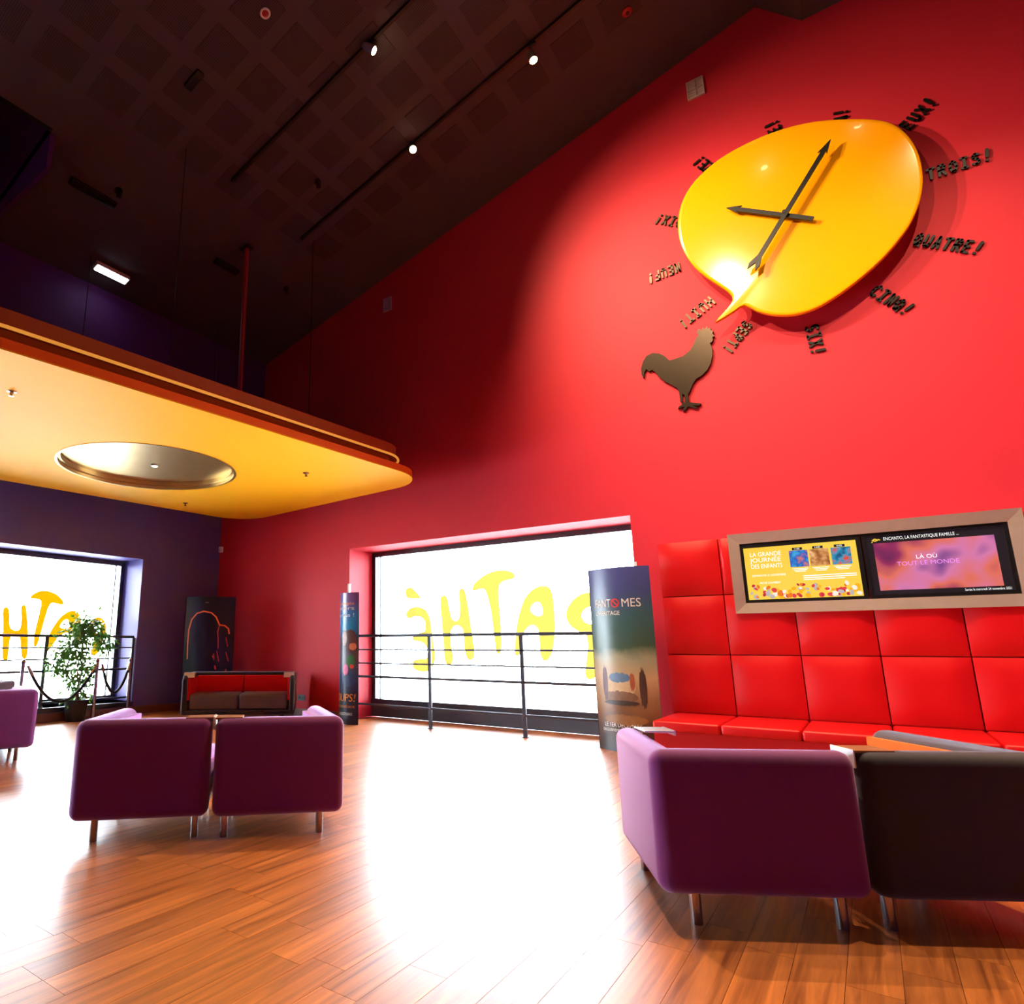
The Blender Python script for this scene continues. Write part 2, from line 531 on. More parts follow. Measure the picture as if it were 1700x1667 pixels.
LEFT_LETTERS = {'H': [(4.067, 1.614), (4.099, 1.66), (4.144, 1.638), (4.173, 1.513), (4.193, 1.381), (4.237, 1.33), (4.301, 1.318), (4.343, 1.358),
(4.346, 1.492), (4.32, 1.652), (4.347, 1.707), (4.389, 1.682), (4.425, 1.521), (4.462, 1.307), (4.489, 1.067), (4.487, 0.921), (4.451, 0.89), (4.41,
0.935), (4.377, 1.094), (4.353, 1.199), (4.297, 1.246), (4.235, 1.238), (4.215, 1.146), (4.218, 0.99), (4.212, 0.886), (4.164, 0.88), (4.138, 0.939),
(4.116, 1.145), (4.091, 1.405)], 'T': [(4.439, 1.821), (4.473, 1.877), (4.574, 1.934), (4.71, 1.94), (4.855, 1.887), (4.95, 1.794), (4.955, 1.746),
(4.884, 1.739), (4.785, 1.757), (4.735, 1.698), (4.699, 1.531), (4.658, 1.283), (4.623, 1.107), (4.587, 1.075), (4.561, 1.12), (4.562, 1.309), (4.591,
1.527), (4.61, 1.72), (4.583, 1.796), (4.48, 1.809)], 'A': [(4.749, 1.012), (4.764, 1.175), (4.826, 1.368), (4.934, 1.539), (5.039, 1.627), (5.138,
1.654), (5.231, 1.606), (5.281, 1.464), (5.295, 1.264), (5.277, 1.093), (5.234, 1.051), (5.193, 1.107), (5.183, 1.206), (5.133, 1.276), (5.031,
1.289), (4.927, 1.204), (4.855, 1.093), (4.796, 1.006)], 'A_hole': [(4.944, 1.385), (4.971, 1.455), (5.037, 1.508), (5.085, 1.459), (5.092, 1.388),
(5.038, 1.359)], 'P': [(5.667, 1.519), (5.569, 1.56), (5.465, 1.522), (5.399, 1.424), (5.403, 1.323), (5.461, 1.251), (5.526, 1.209), (5.535, 1.122),
(5.499, 1.021), (5.506, 0.949), (5.569, 0.934), (5.625, 0.991), (5.661, 1.093), (5.7, 1.239), (5.727, 1.387)], 'P_hole': [(5.512, 1.354), (5.537,
1.413), (5.598, 1.429), (5.624, 1.385), (5.6, 1.311), (5.548, 1.302)]}

# ------------------------------------------------------------------ the room
YG = D + WREC - 0.01      # glass plane of the front window
XG = -L - LREC            # glass plane of the left window
ZTOP = 9.2
KY0, KY1 = -4.0, 0.35      # second window of the purple wall, unseen, added for daylight on the chairs
struct('wall_front', boxes((-L - 0.7, WX0, D, D + WREC + 0.1, -0.1, ZTOP), (WX1, XR, D, D + WREC + 0.1, -0.1, ZTOP),
                           (WX0, WX1, D, D + WREC + 0.1, WZT, ZTOP)), M['red_wall'])
struct('wall_left', boxes((-L - LREC - 0.1, -L, YB, KY0, -0.1, 4.4), (-L - LREC - 0.1, -L, KY1, LY0, -0.1, 4.4), (-L - LREC - 0.1, -L, KY0, KY1, LZT, 4.4),
                          (-L - LREC - 0.1, -L, KY0, KY1, -0.1, LZ0), (-L - LREC - 0.1, -L, LY1, D, -0.1, 4.4),
                          (-L - LREC - 0.1, -L, LY0, LY1, LZT, 4.4), (-L - LREC - 0.1, -L, LY0, LY1, -0.1, LZ0)), M['purple_wall'])
struct('wall_left_upper', boxes((-L - 0.7, -LU, YB, D, 4.4, ZTOP)), M['dark_purple'])
struct('wall_right', boxes((XR, XR + 0.2, YB, D + 0.7, -0.1, ZTOP)), M['dark_purple'])
struct('wall_back', boxes((-L - 0.7, XR + 0.2, YB - 0.2, YB, -0.1, ZTOP)), M['dark_purple'])

# sloped ceiling with an opening, then the dropped flat part
HX0, HX1, HY0, HY1 = -8.60, -6.75, 0.2, 2.55


def slope_slab(bm, x0, x1, y0, y1, t=0.12):
    v = [bm.verts.new(c) for c in ((x0, y0, ceil_z(x0)), (x1, y0, ceil_z(x1)), (x1, y1, ceil_z(x1)), (x0, y1, ceil_z(x0)),
                                   (x0, y0, ceil_z(x0) + t), (x1, y0, ceil_z(x1) + t), (x1, y1, ceil_z(x1) + t), (x0, y1, ceil_z(x0) + t))]
    for f in ((3, 2, 1, 0), (4, 5, 6, 7), (0, 1, 5, 4), (1, 2, 6, 5), (2, 3, 7, 6), (3, 0, 4, 7)):
        bm.faces.new([v[i] for i in f])


XB = -0.153
bm = bmesh.new()
slope_slab(bm, HX1, XB, YB, D)
slope_slab(bm, -LU, HX1, HY1, D)
slope_slab(bm, -LU, HX1, YB, HY0)
v = [bm.verts.new(c) for c in ((XB, YB, ceil_z(XB)), (0.26, YB, 8.08), (0.26, D, 8.08), (XB, D, ceil_z(XB)))]
bm.faces.new(v)
box(bm, 0.26, XR, YB, D, 8.08, 8.2)
ceiling = struct('ceiling', bm, M['ceiling'])
# shaft above the opening
struct('trim_1', boxes((HX0, HX1, HY1, HY1 + 0.05, ceil_z(HX0), 8.6)), M['dark_purple'])
struct('trim_2', boxes((HX1, HX1 + 0.05, HY0, HY1, ceil_z(HX1), 8.6), (HX0, HX1, HY0 - 0.05, HY0, ceil_z(HX0) + 0.1, 8.6),
                       (HX0, HX1 + 0.05, HY0 - 0.05, HY1 + 0.05, 8.6, 8.65)), M['black'])

# perforated boards, each fixed under the slope
ANG = math.atan(KS)
PB = boxm(-0.205, 0.205, -0.21, 0.21, -0.006, 0.0)
pb_me = bpy.data.meshes.new('perforated_board')
PB.to_mesh(pb_me)
PB.free()
pb_me.materials.append(M['perforated'])
for i in range(-6, 8):
    for j in range(-6, 8):
        x, y = -4.775 + 0.567 * i, 3.39 + 0.578 * j
        if x < -6.1 or x > -0.45 or y > 6.7 or y < 0.1 or (x < HX1 + 0.25 and y < HY1 + 0.25):
            continue
        o = obj('perforated_board', pb_me, None, ceiling)
        o.location = (x, y, ceil_z(x) - 0.001)
        o.rotation_euler = (0, -ANG, 0)

# floor: slab and planks running towards the red wall
floor = struct('floor', boxes((-L - 0.7, XR + 0.2, YB - 0.2, D + WREC + 0.1, -0.2, -0.012)), M['black'])
PW, PL = 0.1525, 0.914
rows = []
rnd = random.Random(3)
k0 = int((-L + 2.345) / PW) - 1
for k in range(k0, int((XR + 2.345) / PW) + 1):
    x0 = -2.345 + k * PW
    x1 = x0 + PW
    if x0 < -L or x1 > XR:
        continue
    ymax = D + WREC - 0.06 if (x0 > WX0 and x1 < WX1) else D
    y = YB - rnd.random() * PL
    while y < ymax:
        rows.append((x0, x1, max(y, YB), min(y + PL, ymax)))
        y += PL


def cam_px(x, y, z=0.0):
    d = Vector((x, y, z - CAM_H))
    w = d.dot(_F)
    if w < 0.05:
        return None
    return CX + FPX * d.dot(_rt) / w, CY - FPX * d.dot(_U) / w, w


def score(r):
    c = cam_px((r[0] + r[1]) / 2, (r[2] + r[3]) / 2)
    if c is None or not (-120 < c[0] < 1820 and 1150 < c[1] < 1900):
        return -1
    return 1 / c[2]


full = sorted((r for r in rows if r[3] - r[2] > PL - 0.01), key=score, reverse=True)
near = [r for r in full[:296] if score(r) > 0]
near_set = set(near)
pl_me = bpy.data.meshes.new('plank')
b_ = boxm(-PW / 2 + 0.0008, PW / 2 - 0.0008, -PL / 2 + 0.0008, PL / 2 - 0.0008, -0.012, 0.0)
b_.to_mesh(pl_me)
b_.free()
pl_me.materials.append(M['floor'])
for r in near:
    o = obj('plank', pl_me, None, floor)
    o.location = ((r[0] + r[1]) / 2, (r[2] + r[3]) / 2, 0)
bm = bmesh.new()
for r in rows:
    if r not in near_set:
        box(bm, r[0] + 0.0008, r[1] - 0.0008, r[2] + 0.0008, r[3] - 0.0008, -0.012, 0.0)
tag(obj('plank_field', bm, M['floor'], floor), kind='stuff')

# outside ground
struct('ground_outside', boxes((-60, 40, D + WREC + 0.6, 70, -3.3, -3.1), (-70, -L - 1.2, -50, D + WREC + 0.6, -3.3, -3.1)), M['pavement'])

# window in the red wall
w1 = struct('window_1', boxes((WX0, WX1, YG - 0.03, YG + 0.05, WZT - 0.075, WZT), (WX0, WX0 + 0.07, YG - 0.03, YG + 0.05, 0.2, WZT - 0.075),
                              (WX1 - 0.07, WX1, YG - 0.03, YG + 0.05, 0.2, WZT - 0.075),
                              (WX0, WX1, YG - 0.05, YG + 0.05, 0.19, 0.27), (WX0 + 0.145, WX0 + 0.165, YG - 0.02, YG + 0.03, 0.27, WZT - 0.075)), M['darkframe'])
obj('kick_panel', boxes((WX0, WX1, YG - 0.03, YG + 0.05, 0.0, 0.19)), M['kick'], w1)
obj('pane', boxes((WX0 + 0.07, WX1 - 0.07, YG + 0.01, YG + 0.018, 0.27, WZT - 0.075)), M['glass'], w1)
# windows in the purple wall, the last one unseen and added for daylight
for wn, (ya, yb) in (('window_2', (LY0, LY1)), ('added_window', (KY0, KY1))):
    w2 = struct(wn, boxes((XG - 0.05, XG + 0.03, ya, yb, LZT - 0.08, LZT), (XG - 0.05, XG + 0.03, yb - 0.07, yb, LZ0 + 0.08, LZT - 0.08),
                          (XG - 0.05, XG + 0.03, ya, ya + 0.07, LZ0 + 0.08, LZT - 0.08),
                          (XG - 0.05, XG + 0.04, ya, yb, LZ0, LZ0 + 0.08), (XG - 0.03, XG + 0.02, yb - 0.165, yb - 0.145, LZ0 + 0.08, LZT - 0.08)), M['darkframe'])
    obj('pane', boxes((XG - 0.018, XG - 0.01, ya + 0.07, yb - 0.07, LZ0 + 0.08, LZT - 0.08)), M['glass'], w2)
    obj('sill', boxes((-L - LREC + 0.04, -L + 0.03, ya, yb, LZ0 - 0.07, LZ0)), M['darkframe'], w2)

struct('baseboard_left', boxes((-L, -L + 0.015, YB, D, 0, 0.12)), M['skirt'])
struct('baseboard_front', boxes((-L, WX0, D - 0.015, D, 0, 0.10), (WX1, -1.82, D - 0.015, D, 0, 0.10)), M['skirt'])
struct('trim_3', boxes((WX0 - 0.03, WX0 + 0.004, D - 0.004, D + 0.03, 0.1, 2.05)), M['white'])
struct('trim_4', boxes((WX1 - 0.004, WX1 + 0.03, D - 0.004, D + 0.03, 0.1, 2.05)), M['white'])


# ------------------------------------------------------------------ film lettering on the panes
def sheet(bm, loop, holes=()):
    edges = []
    for lp in [loop] + list(holes):
        vs_ = [bm.verts.new(p) for p in lp]
        for a, b in zip(vs_, vs_[1:] + vs_[:1]):
            edges.append(bm.edges.new((a, b)))
    bmesh.ops.triangle_fill(bm, use_beauty=True, use_dissolve=False, edges=edges)
    bmesh.ops.recalc_face_normals(bm, faces=list(bm.faces))


def lettering(name, data, fn, m, label, thick):
    t = empty(name, (0, 0, 0), 0, label, 'lettering')
    for key, pts in data.items():
        if key.endswith('_hole'):
            continue
        holes = [[fn(q) for q in smooth_loop(data[key + '_hole'], 3)]] if key + '_hole' in data else []
        bm = bmesh.new()
        sheet(bm, [fn(q) for q in smooth_loop(pts, 3)], holes)
        obj('accent' if key == 'e_accent' else 'letter', bm, m, t)
    return t


lettering('window_lettering', FRONT_LETTERS, lambda q: (q[0], YG + 0.007, q[1]), M['film_yellow'],
          'yellow see-through lettering stuck on the window pane in the red wall', (0, 0.002, 0))
dl = dict(LEFT_LETTERS)
ex = min(q[0] for q in LEFT_LETTERS['H'])
for key in ('E', 'e_accent'):
    dl[key] = [(ex - 0.15 - (max(a[0] for a in FRONT_LETTERS['E']) - q[0]) * 0.9, q[1]) for q in FRONT_LETTERS[key]]
lettering('window_lettering', dl, lambda q: (XG - 0.007, q[0], q[1]), M['film_orange'],
          'orange see-through lettering stuck on the window pane behind the potted plant', (-0.002, 0, 0))

# ------------------------------------------------------------------ suspended yellow canopy
CA = math.atan2(-0.088, 1)     # turned a few degrees against the walls
cn = empty('suspended_canopy', (-4.50, 6.98, 3.30), CA,
           'large yellow suspended ceiling canopy with orange edge and round gold opening', 'canopy')
CW, CLN = 4.29, 5.9
# local: x from -CW (far) to 0 (near edge), y from -CLN to 0 (end by the red wall)


def rrect(x0, x1, y0, y1, r, z, n=10):
    out = []
    for cx_, cy_, a0 in ((x1 - r, y1 - r, 0), (x0 + r, y1 - r, 90), (x0 + r, y0 + r, 180), (x1 - r, y0 + r, 270)):
        for i in range(n + 1):
            a = math.radians(a0 + 90 * i / n)
            out.append((cx_ + r * math.cos(a), cy_ + r * math.sin(a), z))
    return out


HCX, HCY, HR = 0, 0, 1.07
_c = Vector((-7.03 + 4.50, 4.30 - 6.98, 0))
_c.rotate(Matrix.Rotation(-CA, 3, 'Z'))
HCX, HCY = _c.x, _c.y
circ = [(HCX + HR * math.cos(2 * math.pi * i / 64), HCY + HR * math.sin(2 * math.pi * i / 64), 0.0) for i in range(64)]
bm = bmesh.new()
prism(bm, rrect(-CW, 0, -CLN, 0, 0.62, 0.0), (0, 0, 0.012), [circ])
obj('soffit', bm, M['yellow'], cn)
bm = bmesh.new()
prism(bm, rrect(-CW, 0, -CLN, 0, 0.62, 0.012), (0, 0, 0.085), [[(p[0], p[1], 0.012) for p in circ]])
obj('edge_band', bm, M['orange'], cn)
bm = bmesh.new()
prism(bm, rrect(-CW + 0.27, -0.27, -CLN + 0.27, -0.27, 0.45, 0.097), (0, 0, 0.19))
obj('recessed_neck', bm, M['brown'], cn)
bm = bmesh.new()
prism(bm, rrect(-CW + 0.19, -0.19, -CLN + 0.19, -0.19, 0.5, 0.287), (0, 0, 0.145))
obj('upper_band', bm, M['brown'], cn)
bm = bmesh.new()
rp = rrect(-CW + 0.17, -0.17, -CLN + 0.17, -0.17, 0.5, 0.272)
tube(bm, rp + rp[:1], 0.016, 8)
obj('rope_light', bm, M['neon'], cn, smooth=60)
bm = bmesh.new()
lathe(bm, [(HR + 0.012, -0.006), (HR - 0.02, -0.006), (HR - 0.02, 0.035), (HR - 0.05, 0.045), (HR - 0.05, 0.096), (0.001, 0.096)], 64, (HCX, HCY, 0))
bmesh.ops.recalc_face_normals(bm, faces=list(bm.faces))
obj('gold_cup', bm, M['gold'], cn, smooth=40)
bm = bmesh.new()
lathe(bm, [(0.055, 0.094), (0.055, 0.082), (0.04, 0.08), (0.001, 0.08)], 20, (HCX - 0.1, HCY + 0.12, 0))
sp = obj('recessed_spot', bm, M['alu'], cn, smooth=40)
bm = bmesh.new()
lathe(bm, [(0.034, 0.079), (0.034, 0.076), (0.001, 0.076)], 16, (HCX - 0.1, HCY + 0.12, 0))
obj('bulb', bm, mat('canopy_bulb', (1, 0.8, 0.55, 1), 0.4, noise=0.02, emit=(1, 0.75, 0.45, 1), estr=14), sp)
inv = Matrix.Rotation(-CA, 3, 'Z')
for q in ((-5.76, 2.13), (-5.57, 5.65), (-8.32, 5.76)):
    c = Vector((q[0] + 4.50, q[1] - 6.98, 0))
    c.rotate(inv)
    bm = bmesh.new()
    lathe(bm, [(0.04, 0.0), (0.04, -0.006), (0.016, -0.012), (0.012, -0.04), (0.022, -0.045), (0.001, -0.048)], 14, (c.x, c.y, 0))
    obj('sprinkler_head', bm, M['chrome'], cn, smooth=40)
bm = bmesh.new()
tube(bm, [(-0.25, -2.1, 0.1), (-0.13, -2.05, 0.15), (-0.12, -1.95, 0.14), (-0.2, -1.8, 0.1)], 0.006, 6)
obj('loose_cable', bm, M['black'], cn)

for (x, y) in ((-5.935, 3.784), (-5.93, 6.04), (-8.12, 3.80), (-8.10, 6.04)):
    o = empty('suspension_wire', (x, y, 3.73), 0, 'thin suspension wire from the dark ceiling down to the yellow canopy', 'wire', 'canopy suspension wires')
    obj('cable', tubem([(0, 0, 0), (0, 0, ceil_z(x) - 3.73)], 0.006, 6), M['bronze'], o)
    obj('anchor', boxm(-0.02, 0.02, -0.02, 0.02, 0, 0.03, bevel=0.005), M['alu'], o)
po = empty('red_pole', (-6.62, 5.35, 3.73), 0, 'dull red vertical pipe between the dark ceiling and the yellow canopy', 'pipe')
obj('pipe', tubem([(0, 0, 0), (0, 0, ceil_z(-6.62) - 3.73 - 0.03)], 0.035, 12), M['copper'], po, smooth=50)
obj('flange', boxm(-0.1, 0.1, -0.06, 0.06, ceil_z(-6.62) - 3.73 - 0.06, ceil_z(-6.62) - 3.73 - 0.03, bevel=0.008), M['black'], po)

# ------------------------------------------------------------------ ceiling tracks and spotlights
def track(y, x0, x1, label):
    t = empty('lighting_track', (x0, y, ceil_z(x0)), 0, label, 'light track')
    n = Vector((KS, 0, -1)).normalized()
    bm = bmesh.new()
    d = x1 - x0
    for yy0, yy1, h in ((-0.018, 0.018, 0.045),):
        a = [(0, yy0, 0), (0, yy1, 0), (d, yy1, d * KS), (d, yy0, d * KS)]
        lo = [bm.verts.new((Vector(p) + n * h)) for p in a]
        hi = [bm.verts.new((Vector(p) + n * 0.002)) for p in a]
        bm.faces.new(lo)
        bm.faces.new(hi[::-1])
        for i in range(4):
            bm.faces.new((lo[i], hi[i], hi[(i + 1) % 4], lo[(i + 1) % 4]))
    bmesh.ops.recalc_face_normals(bm, faces=list(bm.faces))
    obj('rail', bm, M['black'], t)
    for xe in (0, d):
        c = Vector((xe, 0, xe * KS)) + n * 0.025
        obj('end_cap', boxm(c.x - 0.012, c.x + 0.012, -0.022, 0.022, c.z - 0.028, c.z + 0.02, bevel=0.004), M['plastic'], t)
    return t


track(4.47, -5.90, -0.3, 'slim black lighting track on the dark ceiling above the canopy and purple chairs')
track(5.86, -6.00, -0.3, 'slim black lighting track on the dark ceiling closest to the red wall')


def spot(x, ytr, zc, aim, watts, size_deg, label, drop=0.15, y=None, color=(1.0, 0.74, 0.45), blend=0.5, radius=0.03):
    y = ytr if y is None else y
    t = empty('track_spotlight', (x, ytr, zc), 0, label, 'spotlight', 'track spotlights')
    h = Vector((0, y - ytr, -drop))
    d = (Vector(aim) - Vector((x, y, zc - drop))).normalized()
    obj('adaptor', boxm(-0.05, 0.05, -0.018, 0.018, -0.075, -0.047, bevel=0.006), M['plastic'], t)
    obj('arm', tubem([(0, 0, -0.07), tuple(h * 0.6 + Vector((0, 0, -0.02))), tuple(h - d * 0.02)], 0.009, 8), M['alu'], t, smooth=50)
    bm = bmesh.new()
    lathe(bm, [(0.001, -0.11), (0.03, -0.11), (0.042, -0.07), (0.05, 0.0), (0.05, 0.03), (0.044, 0.03), (0.04, 0.0), (0.001, 0.0)], 20)
    q = Vector((0, 0, 1)).rotation_difference(d)
    hd = obj('lamp_head', bm, M['alu'], t, smooth=40)
    hd.location = h
    hd.rotation_mode = 'QUATERNION'
    hd.rotation_quaternion = q
    bm = bmesh.new()
    lathe(bm, [(0.038, 0.004), (0.044, 0.032), (0.03, 0.044), (0.001, 0.05)], 18)
    bmesh.ops.recalc_face_normals(bm, faces=list(bm.faces))
    obj('bulb', bm, M['lampglow'], hd, smooth=60)
    ld = bpy.data.lights.new('spot_light', 'SPOT')
    ld.energy = watts
    ld.color = color
    ld.spot_size = math.radians(size_deg)
    ld.spot_blend = blend
    ld.shadow_soft_size = radius
    lo = bpy.data.objects.new('spot_light', ld)
    COL.objects.link(lo)
    lo.parent = t
    lo.location = h + d * 0.075
    lo.rotation_mode = 'QUATERNION'
    lo.rotation_quaternion = Vector((0, 0, -1)).rotation_difference(d)
    return t


track(1.69, -2.4, -0.3, 'short black lighting track on the dark ceiling above the foreground chairs')
spot(-3.563, 4.47, ceil_z(-3.563), (0.0, D, 4.6), 1000, 84, 'lit spotlight on the track farther from the red wall', 0.145, blend=1.0)
spot(-2.272, 5.86, ceil_z(-2.272), (-0.6, 5.9, 0.0), 600, 80, 'lit spotlight on the track by the red wall, nearer the clock', 0.25, blend=1.0)
spot(-3.974, 5.86, ceil_z(-3.974), (0.2, 2.2, 0.0), 1800, 80, 'brightest lit spotlight on the track by the red wall, shining into the room', 0.10, blend=1.0)
spot(-2.6, 4.47, ceil_z(-2.6), (-0.2, D, 3.6), 850, 85, 'unseen spotlight added on the track farther from the red wall, past the lit one', 0.16, blend=1.0)  # unseen lamp added so the clock's shadow falls sideways
spot(-0.40, 4.47, ceil_z(-0.40), (0.2, 6.6, 0.0), 600, 70, 'spotlight near the upper end of the track farther from the red wall', 0.12, blend=1.0)
spot(-1.45, 1.69, ceil_z(-1.45), (-0.6, D, 3.2), 1150, 60, 'spotlight on the short track above the foreground chairs', 0.2, blend=1.0)
spot(-0.45, 5.86, ceil_z(-0.45), (0.1, 2.2, 0.0), 1100, 65, 'spotlight at the upper end of the track by the red wall', 0.16, blend=1.0)
spot(0.75, 5.3, 8.08, (0.5, 1.6, 0.0), 1300, 65, 'spotlight under the dropped flat ceiling above the bench', 0.16, blend=1.0)
spot(1.6, 4.4, 8.08, (1.0, D, 1.0), 800, 70, 'spotlight under the dropped flat ceiling facing the wall screens', 0.16, blend=1.0)

# ------------------------------------------------------------------ small ceiling fittings
def on_ceiling(name, x, y, label, cat, group=None):
    o = empty(name, (x, y, ceil_z(x) - 0.008), 0, label, cat, group)
    o.rotation_euler = (0, -ANG, 0)
    return o


d1 = on_ceiling('smoke_detector', -4.176, 3.459, 'white ringed detector on the perforated dark ceiling boards', 'detector')
bm = bmesh.new()
tube(bm, [(0.045 * math.cos(a * math.pi / 12), 0.045 * math.sin(a * math.pi / 12), -0.012) for a in range(25)], 0.011, 8)
obj('ring', bm, M['white'], d1, smooth=60)
obj('sensor', lathe(bmesh.new(), [(0.03, 0.0), (0.03, -0.02), (0.015, -0.035), (0.001, -0.036)], 16), M['copper'], d1, smooth=40)
d2 = on_ceiling('smoke_detector', -1.329, 6.389, 'reddish round detector on the dark ceiling beside the red wall', 'detector')
obj('ring', lathe(bmesh.new(), [(0.055, 0.0), (0.055, -0.015), (0.03, -0.03), (0.001, -0.03)], 18), M['copper'], d2, smooth=40)
obj('sensor', lathe(bmesh.new(), [(0.02, -0.03), (0.02, -0.045), (0.001, -0.046)], 14), M['black'], d2, smooth=40)
for (x, y, lx, ly, lab) in ((-5.195, 3.344, 0.13, 0.05, 'small black box with rounded ends on the dark ceiling'),
                            (-7.16, 3.289, 0.06, 0.30, 'long narrow black slot box on the dark ceiling'),
                            (-7.096, 5.361, 0.06, 0.22, 'narrow black slot box on the ceiling behind the red pipe')):
    o = on_ceiling('ceiling_box', x, y, lab, 'ceiling box')
    obj('housing', boxm(-lx, lx, -ly, ly, -0.05, 0, bevel=0.018), M['black'], o, smooth=40)
    obj('lens', boxm(-lx * 0.5, lx * 0.5, -ly * 0.5, ly * 0.5, -0.056, -0.05, bevel=0.002), M['plastic'], o)
for (x, y) in ((-5.186, 5.333), (-6.942, 3.503), (-6.892, 6.415)):
    o = on_ceiling('ceiling_sprinkler', x, y, 'tiny dark sprinkler head hanging under the dark ceiling', 'sprinkler', 'ceiling sprinklers')
    obj('pipe', lathe(bmesh.new(), [(0.05, 0), (0.05, -0.012), (0.016, -0.015), (0.016, -0.08), (0.001, -0.082)], 12), M['bronze'], o, smooth=40)
    obj('deflector', lathe(bmesh.new(), [(0.001, -0.094), (0.036, -0.094), (0.036, -0.1), (0.001, -0.1)], 12), M['bronze'], o, smooth=40)
fl = on_ceiling('tube_light', -8.195, 4.147, 'short bright white tube light on the ceiling above the canopy', 'light')
obj('casing', boxm(-0.07, 0.07, -0.26, 0.26, -0.07, 0, bevel=0.01), M['white'], fl)
obj('diffuser', boxm(-0.055, 0.055, -0.235, 0.235, -0.082, -0.0705, bevel=0.004), M['tubeglow'], fl)
vl = empty('shaft_light', (-6.82, 1.95, 7.25), 0, 'small pale cyan louvred light inside the dark ceiling opening', 'light')
obj('casing', boxm(-0.03, 0.06, -0.16, 0.16, -0.08, 0.08, bevel=0.01), M['plastic'], vl)
for i in range(5):
    obj('louvre', boxm(-0.04, -0.031, -0.14, 0.14, -0.065 + i * 0.028, -0.05 + i * 0.028), mat('pale_cyan_glow', (0.5, 0.9, 0.9, 1), 0.4, noise=0.02, emit=(0.35, 0.8, 0.85, 1), estr=0.5) if i == 0 else bpy.data.materials['pale_cyan_glow'], vl)

# ------------------------------------------------------------------ vents and small wall fittings
def vent(x0, x1, z0, z1, m, label):
    t = empty('wall_vent', ((x0 + x1) / 2, D, (z0 + z1) / 2), 0, label, 'vent')
    w, h = (x1 - x0) / 2, (z1 - z0) / 2
    obj('backing', boxes((-w, w, -0.012, -0.001, -h, h)), M['cream'] if m is M['cream'] else m, t)
    e = 0.012
    obj('frame', boxes((-w, w, -0.026, -0.012, h - e, h), (-w, w, -0.026, -0.012, -h, -h + e), (-w, -w + e, -0.026, -0.012, -h + e, h - e),
                       (w - e, w, -0.026, -0.012, -h + e, h - e), (-0.005, 0.005, -0.026, -0.012, -h + e, h - e), (-w + e, w - e, -0.025, -0.012, -0.005, 0.005)), m, t)
    for i in range(8):
        z = -h + 0.02 + (2 * h - 0.04) * i / 7
        obj('slat', boxes((-w + e, w - e, -0.02, -0.0125, z - 0.004, z + 0.004)), m, t)


vent(-0.965, -0.775, 7.73, 7.99, M['cream'], 'cream square air vent high on the red wall above the clock')
vent(-5.735, -5.575, 6.50, 6.74, mat('violet_white_grille', srgb(200, 170, 205), 0.4, noise=0.1), 'small pale square vent on the red wall beside the yellow canopy')
se = empty('wall_sensor', (-L + 0.07, D, 2.83), 0, 'small white box sensor in the corner under the canopy', 'sensor')
obj('body', boxm(-0.04, 0.04, -0.06, 0, 0, 0.11, bevel=0.012), M['white'], se)
obj('lens', boxm(-0.025, 0.025, -0.066, -0.06, 0.015, 0.06, bevel=0.002), M['cream'], se)
so = empty('power_socket', (-7.415, D, 0.27), 0, 'dark double power socket low on the red wall beside the sofa', 'socket')
obj('plate', boxm(-0.085, 0.085, -0.012, 0, -0.045, 0.045, bevel=0.005), M['darkframe'], so)
for s in (-1, 1):
    obj('outlet', lathe(bmesh.new(), [(0.026, 0.0), (0.026, 0.006), (0.001, 0.006)], 14), M['black'], so).matrix_local = \
        Matrix.Translation((s * 0.038, -0.012, 0)) @ Matrix.Rotation(math.radians(90), 4, 'X')

# ------------------------------------------------------------------ wall clock
cl = empty('wall_clock', (0, D, 5.5), 0, 'big glossy yellow speech-bubble clock with black arrow hands on the red wall', 'clock')
out = smooth_loop(BUBBLE, 2)
bm = bmesh.new()
YF = -0.2
cxm, czm = 0.0, 5.45
loops = []
for sc_, dy in ((1.0, 0.045), (1.0, 0.004), (0.996, 0.0), (0.97, -0.001), (0.5, -0.0015), (0.25, -0.0015)):
    loops.append([bm.verts.new((cxm + (x - cxm) * sc_, YF + dy, czm + (z - czm) * sc_ - 5.5)) for x, z in out])
for a, b in zip(loops, loops[1:]):
    n = len(a)
    for i in range(n):
        bm.faces.new((a[i], a[(i + 1) % n], b[(i + 1) % n], b[i]))
bm.faces.new(loops[0])
bm.faces.new(loops[-1])
bmesh.ops.recalc_face_normals(bm, faces=list(bm.faces))
obj('face', bm, M['clock'], cl, smooth=50)
obj('mount', boxes((-0.5, 0.5, YF + 0.05, -0.001, -0.4, 0.5)), M['black'], cl)
CC = Vector((-0.14, 0, 5.62 - 5.5))


def hand(name, tip, tail, y, w, fletch):
    a, b = Vector((tail[0], y, tail[1] - 5.5)), Vector((tip[0], y, tip[1] - 5.5))
    d = (b - a).normalized()
    n = Vector((-d.z, 0, d.x))
    hl = 0.15
    pts = [b, b - d * hl + n * w * 2.0, b - d * (hl - 0.03) + n * w, a + d * (0.13 if fletch else 0) + n * w]
    if fletch:
        pts += [a + d * 0.03 + n * w * 2.6, a - d * 0.03 + n * w * 1.9, a + d * 0.05, a - d * 0.03 - n * w * 1.9, a + d * 0.03 - n * w * 2.6, a + d * 0.13 - n * w]
    else:
        pts += [a - n * w]
    pts += [b - d * (hl - 0.03) - n * w, b - d * hl - n * w * 2.0]
    bm = bmesh.new()
    prism(bm, pts, (0, 0.022, 0))
    obj(name, bm, M['blackgloss'], cl)


hand('minute_hand', HANDS[0], HANDS[1], -0.295, 0.022, True)
hand('hour_hand', HANDS[2], HANDS[3], -0.262, 0.022, False)
obj('spindle', tubem([(-0.16, -0.30, 0.12), (-0.16, YF, 0.12)], 0.02, 12), M['blackgloss'], cl)

